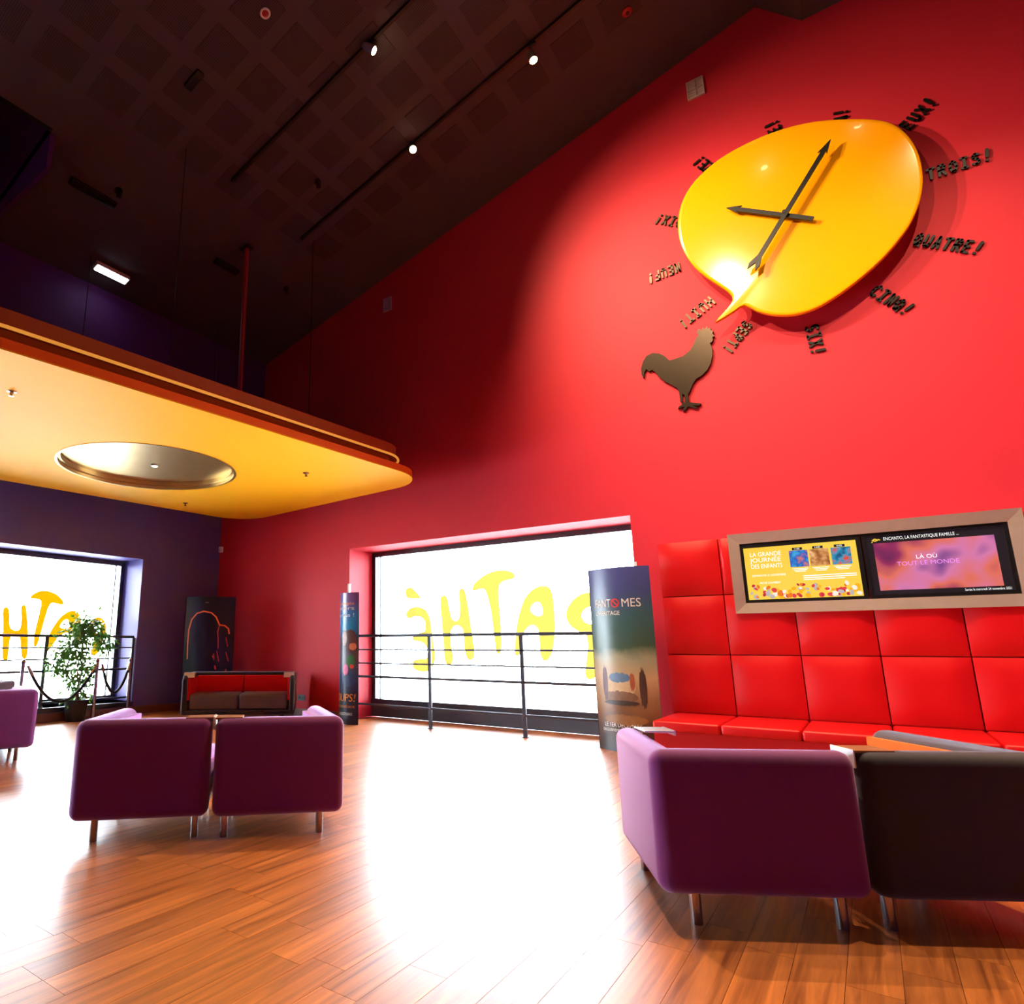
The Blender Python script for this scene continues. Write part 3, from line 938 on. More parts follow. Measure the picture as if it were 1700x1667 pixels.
# ------------------------------------------------------------------ cut-out words round the clock
GLY = {
    'U': [[(0, 1), (0.02, .25), (.16, .02), (.42, .02), (.6, .25), (.6, 1)]], 'N': [[(0, 0), (0.02, 1), (.58, 0), (.6, 1)]],
    'D': [[(0, 0), (0, 1), (.35, .95), (.6, .6), (.55, .25), (.3, .02), (0, 0)]], 'E': [[(.55, 1), (0, 1), (0, 0), (.58, 0)], [(0, .52), (.45, .52)]],
    'X': [[(0, 0), (.6, 1)], [(0, 1), (.6, 0)]], 'T': [[(-.05, .95), (.65, 1)], [(.3, .98), (.28, 0)]],
    'R': [[(0, 0), (0, 1), (.45, 1), (.58, .78), (.42, .52), (0, .48)], [(.25, .5), (.6, 0)]],
    'O': [[(.3, 1), (.05, .8), (0, .4), (.2, .02), (.45, .05), (.62, .4), (.55, .82), (.3, 1)]],
    'I': [[(.05, 1), (.55, 1)], [(.3, 1), (.3, 0)], [(.05, 0), (.55, 0)]],
    'S': [[(.58, .9), (.3, 1), (.05, .82), (.1, .6), (.48, .45), (.58, .22), (.3, 0), (0, .1)]],
    'Q': [[(.3, 1), (.05, .8), (0, .4), (.2, .02), (.45, .05), (.62, .4), (.55, .82), (.3, 1)], [(.35, .3), (.68, -.06)]],
    'A': [[(0, 0), (.3, 1), (.6, 0)], [(.12, .35), (.5, .35)]], 'C': [[(.6, .85), (.35, 1), (.08, .8), (0, .45), (.12, .1), (.38, 0), (.62, .15)]],
    'P': [[(0, 0), (0, 1), (.45, 1), (.58, .75), (.42, .48), (0, .45)]], 'H': [[(0, 0), (0, 1)], [(.6, 0), (.6, 1)], [(0, .5), (.6, .5)]],
    'F': [[(.58, 1), (0, 1), (0, 0)], [(0, .52), (.45, .52)]], 'Z': [[(0, 1), (.6, 1), (0, 0), (.62, 0)]],
    '!': [[(.36, 1.05), (.27, .40)], [(.20, .04), (.21, .06)]],
}


def stroke_mesh(bm, strokes, width, fn, depth):
    """strokes in 2D -> round-ended bars; fn maps (u, v, w) to a point, w = height above the surface."""
    for st in strokes:
        for a, b in zip(st, st[1:]):
            a, b = Vector(a), Vector(b)
            d = (b - a).normalized()
            n = Vector((-d.y, d.x))
            ring = []
            for k in range(5):
                t = math.pi * k / 4
                ring.append(b + (n * math.cos(t) + d * math.sin(t)) * width / 2)
            for k in range(5):
                t = math.pi * k / 4
                ring.append(a + (-n * math.cos(t) - d * math.sin(t)) * width / 2)
            lo = [bm.verts.new(fn(p.x, p.y, 0)) for p in ring]
            hi = [bm.verts.new(fn(p.x, p.y, depth)) for p in ring]
            bm.faces.new(hi)
            m_ = len(ring)
            if depth > 0.003:
                bm.faces.new(lo[::-1])
            for i in range(m_):
                bm.faces.new((lo[i], lo[(i + 1) % m_], hi[(i + 1) % m_], hi[i]))
    bmesh.ops.recalc_face_normals(bm, faces=list(bm.faces))
    return bm


WORDS = [('UN', (0.426, 6.563), (0.468, 6.757), 0.086), ('DEUX', (0.88, 6.216), (1.179, 6.448), 0.084), ('TROIS', (1.007, 5.644), (1.49, 5.637), 0),
         ('QUATRE', (0.83, 5.015), (1.287, 4.709), 0), ('CINQ', (0.455, 4.613), (0.709, 4.27), 0), ('SIX', (-0.084, 4.401), (-0.06, 4.049), 0),
         ('SEPT', (-0.632, 4.612), (-0.9, 4.334), 0), ('HUIT', (-0.954, 5.011), (-1.334, 4.796), 0), ('NEUF', (-1.25, 5.551), (-1.637, 5.526), 0),
         ('DIX', (-1.181, 6.107), (-1.473, 6.312), 0.09), ('ONZE', (-0.77, 6.586), (-0.953, 6.891), 0.086), ('DOUZE', (-0.127, 6.733), (-0.168, 6.972), 0.086)]
for w, a, b, adv in WORDS:
    a, b = Vector(a), Vector(b)
    d = (b - a).normalized()
    up = Vector((-d.y, d.x))
    s = w + '!'
    if not adv:
        adv = (b - a).length / len(s)
    start = b - d * adv * len(s)
    hgt = 0.108
    t = empty('word_sign', (start.x, D, start.y), 0, 'black cut-out word %s! on the red wall around the yellow clock' % w, 'wall lettering')
    gm = M['bronze'] if w in ('HUIT', 'NEUF', 'SEPT', 'DIX') else M['blackgloss']
    for i, ch in enumerate(s):
        sx = adv * 0.56 / 0.62
        o0 = d * (adv * i + adv * 0.2) - up * hgt / 2

        def fn(u, v, hh, o0=o0):
            p = o0 + d * u * 1.0 + up * v
            return (p.x, -0.004 - hh, p.y)
        st = [[(u * sx, v * hgt) for u, v in q] for q in GLY[ch]]
        bm = bmesh.new()
        stroke_mesh(bm, st, 0.026 if ch == '!' else 0.022, fn, 0.016)
        obj('exclamation_mark' if ch == '!' else 'letter', bm, gm, t)

bm = bmesh.new()
prism(bm, [(x, -0.03, z - 4.2) for x, z in ROOSTER], (0, 0.028, 0))
ro = obj('rooster_cutout', bm, M['bronze'])
ro.location = (0, D - 0.001, 4.2)
tag(ro, 'dark metal rooster silhouette on the red wall below the clock', 'wall figure')

# ------------------------------------------------------------------ red bench along the wall
BX0, BW, NB = -1.78, 0.6106, 8
be = empty('wall_bench', (BX0, D, 0), 0, 'long red vinyl bench with tall squared padded back along the red wall', 'bench')
BXE = BW * NB


def pad(bm, x0, x1, z0, z1, yb, yf, puff=0.036, n=8):
    """Padded square: gently domed front, rounded edge."""
    g = []
    for i in range(n + 1):
        row = []
        for j in range(n + 1):
            u, v_ = i / n, j / n
            e = min(u, 1 - u, v_, 1 - v_)
            k = 0.0 if e == 0 else (1 - (1 - min(1, e * 3)) ** 2)
            uu = u if 0 < i < n else u
            row.append(bm.verts.new((x0 + (x1 - x0) * uu, yf + puff * (1 - k), z0 + (z1 - z0) * v_)))
        g.append(row)
    for i in range(n):
        for j in range(n):
            bm.faces.new((g[i][j], g[i + 1][j], g[i + 1][j + 1], g[i][j + 1]))
    rim = [g[i][0] for i in range(n + 1)] + [g[n][j] for j in range(1, n + 1)] + [g[i][n] for i in range(n - 1, -1, -1)] + [g[0][j] for j in range(n - 1, 0, -1)]
    back = [bm.verts.new((q.co.x, yb, q.co.z)) for q in rim]
    m_ = len(rim)
    for i in range(m_):
        bm.faces.new((rim[i], rim[(i + 1) % m_], back[(i + 1) % m_], back[i]))
    bm.faces.new(back)
    bmesh.ops.recalc_face_normals(bm, faces=list(bm.faces))
    return bm


ZR = [0.40, 1.0006, 1.6172, 2.217]
GP = 0.005
obj('back_board', boxes((0, BXE, -0.06, -0.002, 0.0, 2.21)), M['vinyl_side'], be)
for c in range(NB):
    for r in range(3):
        x0, x1 = c * BW + GP, (c + 1) * BW - GP
        if r == 2:
            fa, fb = -1.05 - BX0, 1.13 - BX0      # the screen frame takes this part of the top row
            if x1 > fa and x0 < fb:
                if x0 < fa:
                    x1 = fa
                elif x1 > fb:
                    x0 = fb
                else:
                    continue
        o = obj('back_pad', pad(bmesh.new(), x0, x1, ZR[r] + GP, ZR[r + 1] - GP, -0.06, -0.155), M['vinyl'], be, smooth=70)
SY = D - 6.50
obj('base', boxes((0.02, BXE, -SY + 0.09, -0.06, 0.0, 0.305)), M['vinyl_side'], be)
obj('plinth', boxes((0.05, BXE, -SY + 0.15, -0.06, -0.0, 0.06)), M['black'], be).location.z = 0
for c in range(NB):
    bm = boxm(c * BW + 0.003 + (0.03 if c == 0 else 0), (c + 1) * BW - 0.003, -SY, -0.12, 0.31, 0.40, bevel=0.022, seg=3)
    obj('seat_cushion', bm, M['vinyl'], be, smooth=60)

# ------------------------------------------------------------------ screens in a steel frame
def plane_tilt(pts):
    bm_ = bmesh.new()
    bm_.faces.new([bm_.verts.new(p) for p in pts])
    return bm_


FX0, FX1, FZ0, FZ1 = -1.065, 1.145, 1.415, 2.235
IX0, IX1, IZ0, IZ1 = -0.965, 1.045, 1.518, 2.128
fr = empty('screen_frame', ((FX0 + FX1) / 2, D, (FZ0 + FZ1) / 2), 0, 'wide brushed steel frame around two wall screens above the bench', 'frame')
fx, fz = fr.location.x, fr.location.z


def bar(o1, o2, i2, i1):
    """bevelled side of the frame: outer edge proud, inner edge set back"""
    bm = bmesh.new()
    yo, yi, yw = -0.185, -0.172, -0.06
    a = [(o1[0] - fx, yo, o1[1] - fz), (o2[0] - fx, yo, o2[1] - fz), (i2[0] - fx, yi, i2[1] - fz), (i1[0] - fx, yi, i1[1] - fz)]
    f_ = [bm.verts.new(p) for p in a]
    k_ = [bm.verts.new((p[0], yw if i < 2 else -0.1, p[2])) for i, p in enumerate(a)]
    bm.faces.new(f_)
    bm.faces.new(k_[::-1])
    for i in range(4):
        bm.faces.new((f_[i], k_[i], k_[(i + 1) % 4], f_[(i + 1) % 4]))
    bmesh.ops.recalc_face_normals(bm, faces=list(bm.faces))
    return bm


for nm, q in (('frame_side', ((FX0, FZ1), (FX1, FZ1), (IX1, IZ1), (IX0, IZ1))), ('frame_side', ((FX1, FZ0), (FX0, FZ0), (IX0, IZ0), (IX1, IZ0))),
              ('frame_side', ((FX0, FZ0), (FX0, FZ1), (IX0, IZ1), (IX0, IZ0))), ('frame_side', ((FX1, FZ1), (FX1, FZ0), (IX1, IZ0), (IX1, IZ1)))):
    obj(nm, bar(*q), M['steel'], fr)


def emis(name, col, strength=1.0, col2=None, scale=5.0):
    m = bpy.data.materials.new(name)
    m.use_nodes = True
    nt = m.node_tree
    p = nt.nodes['Principled BSDF']
    p.inputs['Base Color'].default_value = (0.01, 0.01, 0.01, 1)
    p.inputs['Roughness'].default_value = 0.25
    p.inputs['Emission Strength'].default_value = strength
    n = nt.nodes.new('ShaderNodeTexNoise')
    n.inputs['Scale'].default_value = scale
    n.inputs['Detail'].default_value = 2
    tc = nt.nodes.new('ShaderNodeTexCoord')
    nt.links.new(tc.outputs['Object'], n.inputs['Vector'])
    cols = col2 if isinstance(col2, list) else [col2 or tuple(min(1, c * 1.05) for c in col[:3]) + (1,)]
    rp_ = nt.nodes.new('ShaderNodeValToRGB')
    allc = [col] + cols
    cr = rp_.color_ramp
    while len(cr.elements) < len(allc):
        cr.elements.new(0.5)
    for i, c in enumerate(allc):
        cr.elements[i].position = 0.3 + 0.4 * i / max(1, len(allc) - 1)
        cr.elements[i].color = c
    nt.links.new(n.outputs['Fac'], rp_.inputs[0])
    nt.links.new(rp_.outputs[0], p.inputs['Emission Color'])
    return m


E_Y = emis('screen_yellow', srgb(255, 206, 62), 1.0, srgb(255, 214, 80), 2)
E_W = emis('screen_white', srgb(255, 255, 250), 1.2)
E_K = emis('screen_black', srgb(22, 14, 22), 1.0)
E_P = emis('screen_pink', srgb(255, 150, 250), 1.0)


def screen(x0, x1, z0, z1, sx0, sx1, sz0, sz1, smat, label):
    t = empty('wall_screen', ((x0 + x1) / 2, D, (z0 + z1) / 2), 0, label, 'screen')
    cx_, cz_ = t.location.x, t.location.z
    obj('housing', boxm(x0 - cx_, x1 - cx_, -0.145, -0.07, z0 - cz_, z1 - cz_, bevel=0.006), M['plastic'], t)
    b = 0.012
    obj('bezel', boxes((x0 - cx_, x1 - cx_, -0.16, -0.145, sz1 - cz_, z1 - cz_), (x0 - cx_, x1 - cx_, -0.16, -0.145, z0 - cz_, sz0 - cz_),
                       (x0 - cx_, sx0 - cx_, -0.16, -0.145, sz0 - cz_, sz1 - cz_), (sx1 - cx_, x1 - cx_, -0.16, -0.145, sz0 - cz_, sz1 - cz_)), M['blackgloss'], t)
    p = obj('display', boxes((sx0 - cx_, sx1 - cx_, -0.149, -0.1455, sz0 - cz_, sz1 - cz_)), smat, t)
    return t, p, (lambda u, v: (sx0 + (sx1 - sx0) * u - cx_, sz0 + (sz1 - sz0) * v - cz_)), sx1 - sx0, sz1 - sz0


def wall_text(body, x, z, size, m, parent, y, ax='LEFT', shear=0.0, space=1.0, name='lettering', wid=None):
    me = text_mesh(body, size, ax, 'CENTER', 0.0, shear, space)
    if wid and len(me.vertices):
        xs = [q.co.x for q in me.vertices]
        k = wid / (max(xs) - min(xs))
    else:
        k = 1
    for q in me.vertices:
        q.co = (x + q.co.x * k, y, z + q.co.y)
    me.materials.clear()
    return obj(name, me, m, parent)


def flat_rect(x0, x1, z0, z1, y, m, parent, name):
    bm = bmesh.new()
    bm.faces.new([bm.verts.new(p) for p in ((x0, y, z0), (x1, y, z0), (x1, y, z1), (x0, y, z1))])
    return obj(name, bm, m, parent)


t, p, uv, w_, h_ = screen(IX0 + 0.003, 0.036, IZ0 + 0.003, IZ1 - 0.003, -0.936, 0.0, 1.55, 2.08, E_Y, 'lit wall screen with a yellow picture in the steel frame')
YT = -0.1505
for body, v_, s_ in (('LA GRANDE', .86, .062), ('JOURNÉE', .75, .062), ('DES ENFANTS', .63, .062)):
    wall_text(body, uv(.055, 0)[0], uv(0, v_)[1], s_, E_W, p, YT, wid=.27)
wall_text('DIMANCHE 21 NOVEMBRE', uv(.055, 0)[0], uv(0, .455)[1], .03, E_W, p, YT, wid=.29)
wall_text('PATHÉ CHAMBÉRY', uv(.12, 0)[0], uv(0, .31)[1], .03, E_W, p, YT, wid=.18)
pc = [emis('poster_blue', srgb(60, 170, 225), 1, [srgb(30, 90, 190), srgb(230, 130, 60)], 14), emis('poster_brown', srgb(110, 50, 20), 1, [srgb(200, 130, 70), srgb(250, 200, 140)], 14),
      emis('poster_navy', srgb(20, 60, 110), 1, [srgb(30, 150, 190), srgb(220, 80, 60)], 18)]
for i, u in enumerate((.42, .6, .785)):
    x0, z0 = uv(u, .58)
    x1, z1 = uv(u + .165, .89)
    flat_rect(x0, x1, z0, z1, YT, pc[i], p, 'picture')
    flat_rect(x0 + .03, x1 - .04, z1 + .003, z1 + .028, YT, E_K, p, 'time_tab')
    wall_text(('11:00', '14:00', '16:00')[i], x0 + .045, z1 + .015, .022, E_W, p, YT - .0005)
    for k in range(3):
        flat_rect(x0 + .01 + .012 * k, x1 - .01 - .012 * k, z0 - .02 - k * .014, z0 - .014 - k * .014, YT, E_W, p, 'text_line')
for k in range(3):
    x0, z0 = uv(.52, .40 - .035 * k)
    x1, z1 = uv(.97 - .1 * (k == 2), .415 - .035 * k)
    flat_rect(x0, x1, z0, z1, YT, E_W, p, 'text_line')
sw = [emis('sweet_%d' % i, srgb(*c), 1.0) for i, c in enumerate(((226, 60, 70), (240, 120, 20), (255, 180, 20), (250, 236, 220), (200, 40, 60), (190, 180, 180)))]
rnd = random.Random(5)
bms = [bmesh.new() for _ in sw]
cols_ = [0.0] * len(sw)
for k in range(95):
    u = rnd.random() * .96 + .02
    v_ = rnd.random() ** 1.3 * (.08 + .15 * (abs(math.sin(u * 7 + 1))) + .05)
    r = .014 + .013 * rnd.random()
    cx_, cz_ = uv(u, max(.05, v_))
    b = bms[rnd.randrange(len(sw))]
    y_l = YT - .0002 * k / 10 - .0001
    sq = .6 + .4 * rnd.random()
    a0 = rnd.random() * 3
    b.faces.new([b.verts.new((cx_ + r * math.cos(a) * math.cos(a0) - r * sq * math.sin(a) * math.sin(a0), y_l, cz_ + r * math.cos(a) * math.sin(a0) + r * sq * math.sin(a) * math.cos(a0)))
                 for a in [2 * math.pi * i / 14 for i in range(14)]])
for b, m_ in zip(bms, sw):
    tag(obj('pictured_sweets', b, m_, p), kind='stuff')

t, p, uv, w_, h_ = screen(0.046, IX1 - 0.003, IZ0 + 0.003, IZ1 - 0.003, 0.075, 1.015, 1.55, 2.10, E_K, 'lit wall screen with a pink film picture and black bars')
E_PIC = emis('film_picture', srgb(70, 20, 80), 1.0, [srgb(150, 40, 90), srgb(226, 110, 90), srgb(214, 120, 170), srgb(90, 50, 130)], 2.2)
flat_rect(uv(.055, 0)[0], uv(.93, 0)[0], uv(0, .075)[1], uv(0, .87)[1], YT, E_PIC, p, 'picture')
wall_text('ENCANTO, LA FANTASTIQUE FAMILLE ...', uv(.14, 0)[0], uv(0, .935)[1], .042, E_W, p, YT, wid=.52)
wall_text('LÀ OÙ', uv(.44, 0)[0], uv(0, .60)[1], .05, E_W, p, YT - .001, 'CENTER')
wall_text('TOUT LE MONDE', uv(.44, 0)[0], uv(0, .50)[1], .054, E_P, p, YT - .001, 'CENTER')
wall_text('Sortie le mercredi 24 novembre 2021', uv(.985, 0)[0] - .30, uv(0, .035)[1], .03, E_W, p, YT, wid=.29)
bm = bmesh.new()
stroke_mesh(bm, [[(-.02, 0), (.0, .012), (.02, 0), (0, -.008), (-.02, 0)], [(.025, .006), (.035, .0)], [(-.025, -.02), (-.022, -.014)]], .009,
            lambda u, v, h, c=uv(.075, .925): (c[0] + u, YT - h, c[1] + v), .001)
obj('yellow_mark', bm, E_Y, p)

# ------------------------------------------------------------------ guard rails
def rail_set(name, a, b, posts, zs, z_foot, label):
    """a, b: ends (x, y) at rail level; posts: parameters 0..1"""
    t = empty(name, (a[0], a[1], 0), math.atan2(b[1] - a[1], b[0] - a[0]), label, 'railing')
    ln = math.hypot(b[0] - a[0], b[1] - a[1])
    obj('top_rail', boxm(0, ln, -0.025, 0.025, zs[0] - 0.02, zs[0] + 0.02, bevel=0.008), M['steelrail'], t)
    for z, r in zip(zs[1:], (0.0105, 0.0105, 0.017, 0.015)):
        obj('bar', tubem([(0, 0, z), (ln, 0, z)], r, 8), M['steelrail'], t, smooth=60)
    for q in posts:
        x = q * ln
        po_ = obj('post', boxm(x - 0.024, x + 0.024, -0.014, 0.014, z_foot, zs[0] - 0.014, bevel=0.003), M['steelrail'], t)
        obj('foot', boxm(x - 0.035, x + 0.035, -0.025, 0.025, z_foot, z_foot + 0.012, bevel=0.003), M['steelrail'], po_)
        for z in zs[1:]:
            obj('bolt', tubem([(x, -0.022, z), (x, 0.022, z)], 0.01, 8), M['chrome'], po_)
    return t


rail_set('guard_rail', (-6.20, 7.385), (-2.10, 7.385), (0.0, 0.334, 0.667, 1.0), (1.235, 1.035, 0.84, 0.65, 0.26), 0.0,
         'grey steel guard rail with thin bars before the bright window in the red wall')
rail_set('guard_rail', (-L - 0.05, LY0 + 0.05), (-L - 0.05, LY1 - 0.03), (0.0, 0.335, 0.67, 1.0), (1.235, 1.06, 0.89, 0.72, 0.27), LZ0,
         'grey steel guard rail before the window behind the potted plant')

# ------------------------------------------------------------------ L-shaped armchairs
def l_plan(s, t_b, t_a, xo, xi, ln, toe, z):
    """outline of back plus arm; s = side of the arm"""
    pts = [(s * xo, 0), (-s * xi, 0), (-s * xi, t_b), (s * (xo - t_a), t_b), (s * (xo - t_a - toe), ln), (s * (xo - toe), ln)]
    return [(x, y, z) for x, y in pts]


def armchair(loc, ang, s, shell_m, lining_m, seat_m, label, group=None, trays=('inner',), xi=0.355):
    t = empty('armchair', (loc[0], loc[1], 0), math.radians(ang), label, 'armchair', group)
    xo = 0.427
    Y0 = -0.05
    bm = bmesh.new()
    vs_ = [bm.verts.new((x, y + Y0, z)) for x, y, z in l_plan(s, 0.13, 0.13, xo, xi, 0.80, 0.075, 0.11)]
    f = bm.faces.new(vs_)
    ext = bmesh.ops.extrude_face_region(bm, geom=[f])
    bmesh.ops.translate(bm, vec=(0, 0, 0.557), verts=[g for g in ext['geom'] if isinstance(g, bmesh.types.BMVert)])
    bmesh.ops.recalc_face_normals(bm, faces=list(bm.faces))
    conc = Vector((s * (xo - 0.13), 0.13 + Y0))
    eds = [e for e in bm.edges if not all((Vector((v_.co.x, v_.co.y)) - conc).length < 1e-4 for v_ in e.verts)]
    bmesh.ops.bevel(bm, geom=eds, offset=0.055, segments=5, profile=0.5, affect='EDGES')
    obj('shell', bm, shell_m, t, smooth=60)
    bm = bmesh.new()
    vs_ = [bm.verts.new(p) for p in ((s * (xo - .128), .078, .30), (-s * (xi - .02), .078, .30), (-s * (xi - .02), .115, .30), (s * (xo - .165), .115, .30),
                                     (s * (xo - .165 - .062), .72, .30), (s * (xo - .128 - .062), .72, .30))]
    f = bm.faces.new(vs_)
    ext = bmesh.ops.extrude_face_region(bm, geom=[f])
    bmesh.ops.translate(bm, vec=(0, 0, 0.33), verts=[g for g in ext['geom'] if isinstance(g, bmesh.types.BMVert)])
    bmesh.ops.recalc_face_normals(bm, faces=list(bm.faces))
    obj('lining', bm, lining_m, t)
    bm = bmesh.new()
    a = [(-s * (xi - .005), .12), (s * (xo - .17), .12), (s * (xo - .23), .78), (-s * (xi - .005), .78)]
    vs_ = [bm.verts.new((x, y, 0.29)) for x, y in a]
    f = bm.faces.new(vs_)
    ext = bmesh.ops.extrude_face_region(bm, geom=[f])
    bmesh.ops.translate(bm, vec=(0, 0, 0.12), verts=[g for g in ext['geom'] if isinstance(g, bmesh.types.BMVert)])
    bmesh.ops.recalc_face_normals(bm, faces=list(bm.faces))
    bmesh.ops.bevel(bm, geom=list(bm.edges), offset=0.03, segments=3, profile=0.5, affect='EDGES')
    obj('seat_cushion', bm, seat_m, t, smooth=60)
    bm = bmesh.new()
    prism(bm, [(x * .97, y, 0.14) for x, y in a], (0, 0, 0.15))
    obj('base', bm, M['black'], t)
    for x in (-0.28, 0.28):
        for y in (0.0, 0.62):
            obj('leg', tubem([(x, y, 0.0), (x, y, 0.122)], 0.022, 14), M['chrome'], t, smooth=50)
    if 'inner' in trays:
        x0, x1 = sorted((-s * (xi + 0.002), -s * (xi - 0.16)))
        tr = obj('tray', boxm(x0, x1, Y0 + 0.04, 0.14, 0.660, 0.670, bevel=0.003), M['walnut'], t)
        xe = -s * (xi + 0.002)
        obj('metal_end', boxm(min(xe, xe - s * 0.006), max(xe, xe - s * 0.006), Y0 + 0.04, 0.14, 0.60, 0.672), M['white'], tr)
    if 'arm' in trays:
        xa = s * (xo - 0.245)
        tr = obj('tray', boxm(xa - 0.075, xa + 0.075, 0.54, 0.71, 0.662, 0.672, bevel=0.003), M['alu'], t)
        obj('metal_end', boxm(xa - s * 0.075 - 0.004, xa - s * 0.075 + 0.004, 0.54, 0.71, 0.65, 0.674), M['alu'], tr)
    return t


PF, LF = M['purple_fabric'], M['lilac_fabric']
armchair((-3.49, 2.285), 47.0, -1, PF, LF, LF, 'purple L-shaped armchair with wooden tray, its arm nearer the potted plant', None, ('inner',))
armchair((-2.97, 2.80), 47.3, 1, PF, LF, LF, 'purple L-shaped armchair whose arm stands toward the railed bright window', None, ('inner',))
armchair((-0.465, 3.16), 33.0, -1, PF, LF, LF, 'purple L-shaped armchair beside the charcoal armchair', None, ('arm',), 0.40)
armchair((0.152, 3.577), 34.0, 1, M['grey_fabric'], M['orange_fabric'], M['grey_leather'], 'charcoal L-shaped armchair with orange lining and wooden tray', None, ('inner',), 0.325)
armchair((-6.86, 2.69), 72.0, 1, PF, LF, LF, 'purple armchair standing before the low rope barrier, away from the other chairs', None, ())


# ------------------------------------------------------------------ two-seat sofas
def sofa(loc, ang, label):
    """origin: middle of the front foot line, +y towards the back"""
    t = empty('sofa', (loc[0], loc[1], 0), math.radians(ang), label, 'sofa', 'charcoal and red two-seat sofas')
    W, T, DP = 0.82, 0.075, 0.78
    bm = bmesh.new()
    box(bm, -W, W, DP - 0.10, DP, 0.10, 0.69)
    bmesh.ops.bevel(bm, geom=list(bm.edges), offset=0.035, segments=4, profile=0.5, affect='EDGES')
    obj('back_shell', bm, M['grey_fabric'], t, smooth=60)
    for s in (-1, 1):
        prof = [(0.0, 0.10 + 0.0), (0.0, 0.60), (0.08, 0.69), (DP - 0.04, 0.69), (DP - 0.04, 0.10)]
        x0 = s * W if s < 0 else s * (W - T)
        bm = bmesh.new()
        prism(bm, [(x0, y, z) for y, z in prof], (T, 0, 0))
        bmesh.ops.dissolve_limit(bm, angle_limit=0.01, verts=list(bm.verts), edges=list(bm.edges))
        bmesh.ops.bevel(bm, geom=list(bm.edges), offset=0.028, segments=4, profile=0.5, affect='EDGES')
        obj('arm_shell', bm, M['grey_fabric'], t, smooth=60)
        xl = s * (W - T)
        ar = boxm(min(xl, xl - s * .03), max(xl, xl - s * .03), 0.05, DP - 0.1, 0.30, 0.62, bevel=0.008)
        obj('arm_lining', ar, M['red_fabric'], t)
        xt = s * (W - 0.09)
        tr = obj('tray', boxm(xt - 0.075, xt + 0.075, 0.06, 0.22, 0.692, 0.70, bevel=0.003), M['alu'], t)
        obj('metal_end', boxm(xt - 0.075, xt + 0.075, 0.052, 0.06, 0.63, 0.702), M['white'], tr)
        obj('back_lining', boxm(*sorted((s * 0.004, s * (W - T - 0.03))), DP - 0.17, DP - 0.1, 0.30, 0.635, bevel=0.012), M['red_fabric'], t, smooth=50)
        obj('seat_cushion', boxm(*sorted((s * 0.006, s * (W - T - 0.035))), 0.02, DP - 0.18, 0.165, 0.395, bevel=0.04, seg=4), M['grey_leather'], t, smooth=60)
        for y in (0.1, 0.66):
            obj('leg', tubem([(s * 0.62, y, 0), (s * 0.62, y, 0.12)], 0.022, 12), M['chrome'], t, smooth=50)
    obj('apron', boxm(-W + 0.03, W - 0.03, 0.0, DP - 0.06, 0.10, 0.16, bevel=0.025, seg=3), M['grey_fabric'], t, smooth=60)
    return t


sofa((-7.49, 6.30), 43.0, 'charcoal two-seat sofa with red lining in the corner before the dark poster column')
sofa((-8.25, 2.35), 43.0, 'charcoal sofa with red lining half hidden behind a purple armchair by the rope barrier')

# ------------------------------------------------------------------ poster columns
def poster_mat(name, stops, nscale, namt, seed=0.0):
    m = bpy.data.materials.new(name)
    m.use_nodes = True
    nt = m.node_tree
    N = nt.nodes.new
    p = nt.nodes['Principled BSDF']
    tc = N('ShaderNodeTexCoord')
    sep = N('ShaderNodeSeparateXYZ')
    nt.links.new(tc.outputs['Generated'], sep.inputs[0])
    n = N('ShaderNodeTexNoise')
    n.inputs['Scale'].default_value = nscale
    n.inputs['Detail'].default_value = 5
    mpn = N('ShaderNodeMapping')
    mpn.inputs['Location'].default_value = (seed, seed, seed)
    nt.links.new(tc.outputs['Object'], mpn.inputs[0])
    nt.links.new(mpn.outputs[0], n.inputs['Vector'])
    ma = N('ShaderNodeMath')
    ma.operation = 'MULTIPLY_ADD'
    ma.inputs[1].default_value = namt
    nt.links.new(n.outputs['Fac'], ma.inputs[0])
    nt.links.new(sep.outputs['Z'], ma.inputs[2])
    sb = N('ShaderNodeMath')
    sb.operation = 'SUBTRACT'
    sb.inputs[1].default_value = namt / 2
    nt.links.new(ma.outputs[0], sb.inputs[0])
    rp_ = N('ShaderNodeValToRGB')
    cr = rp_.color_ramp
    while len(cr.elements) < len(stops):
        cr.elements.new(0.5)
    for i, (pos, c) in enumerate(stops):
        cr.elements[i].position = pos
        cr.elements[i].color = srgb(*c)
    nt.links.new(sb.outputs[0], rp_.inputs[0])
    nt.links.new(rp_.outputs[0], p.inputs['Base Color'])
    p.inputs['Roughness'].default_value = 0.3
    return m


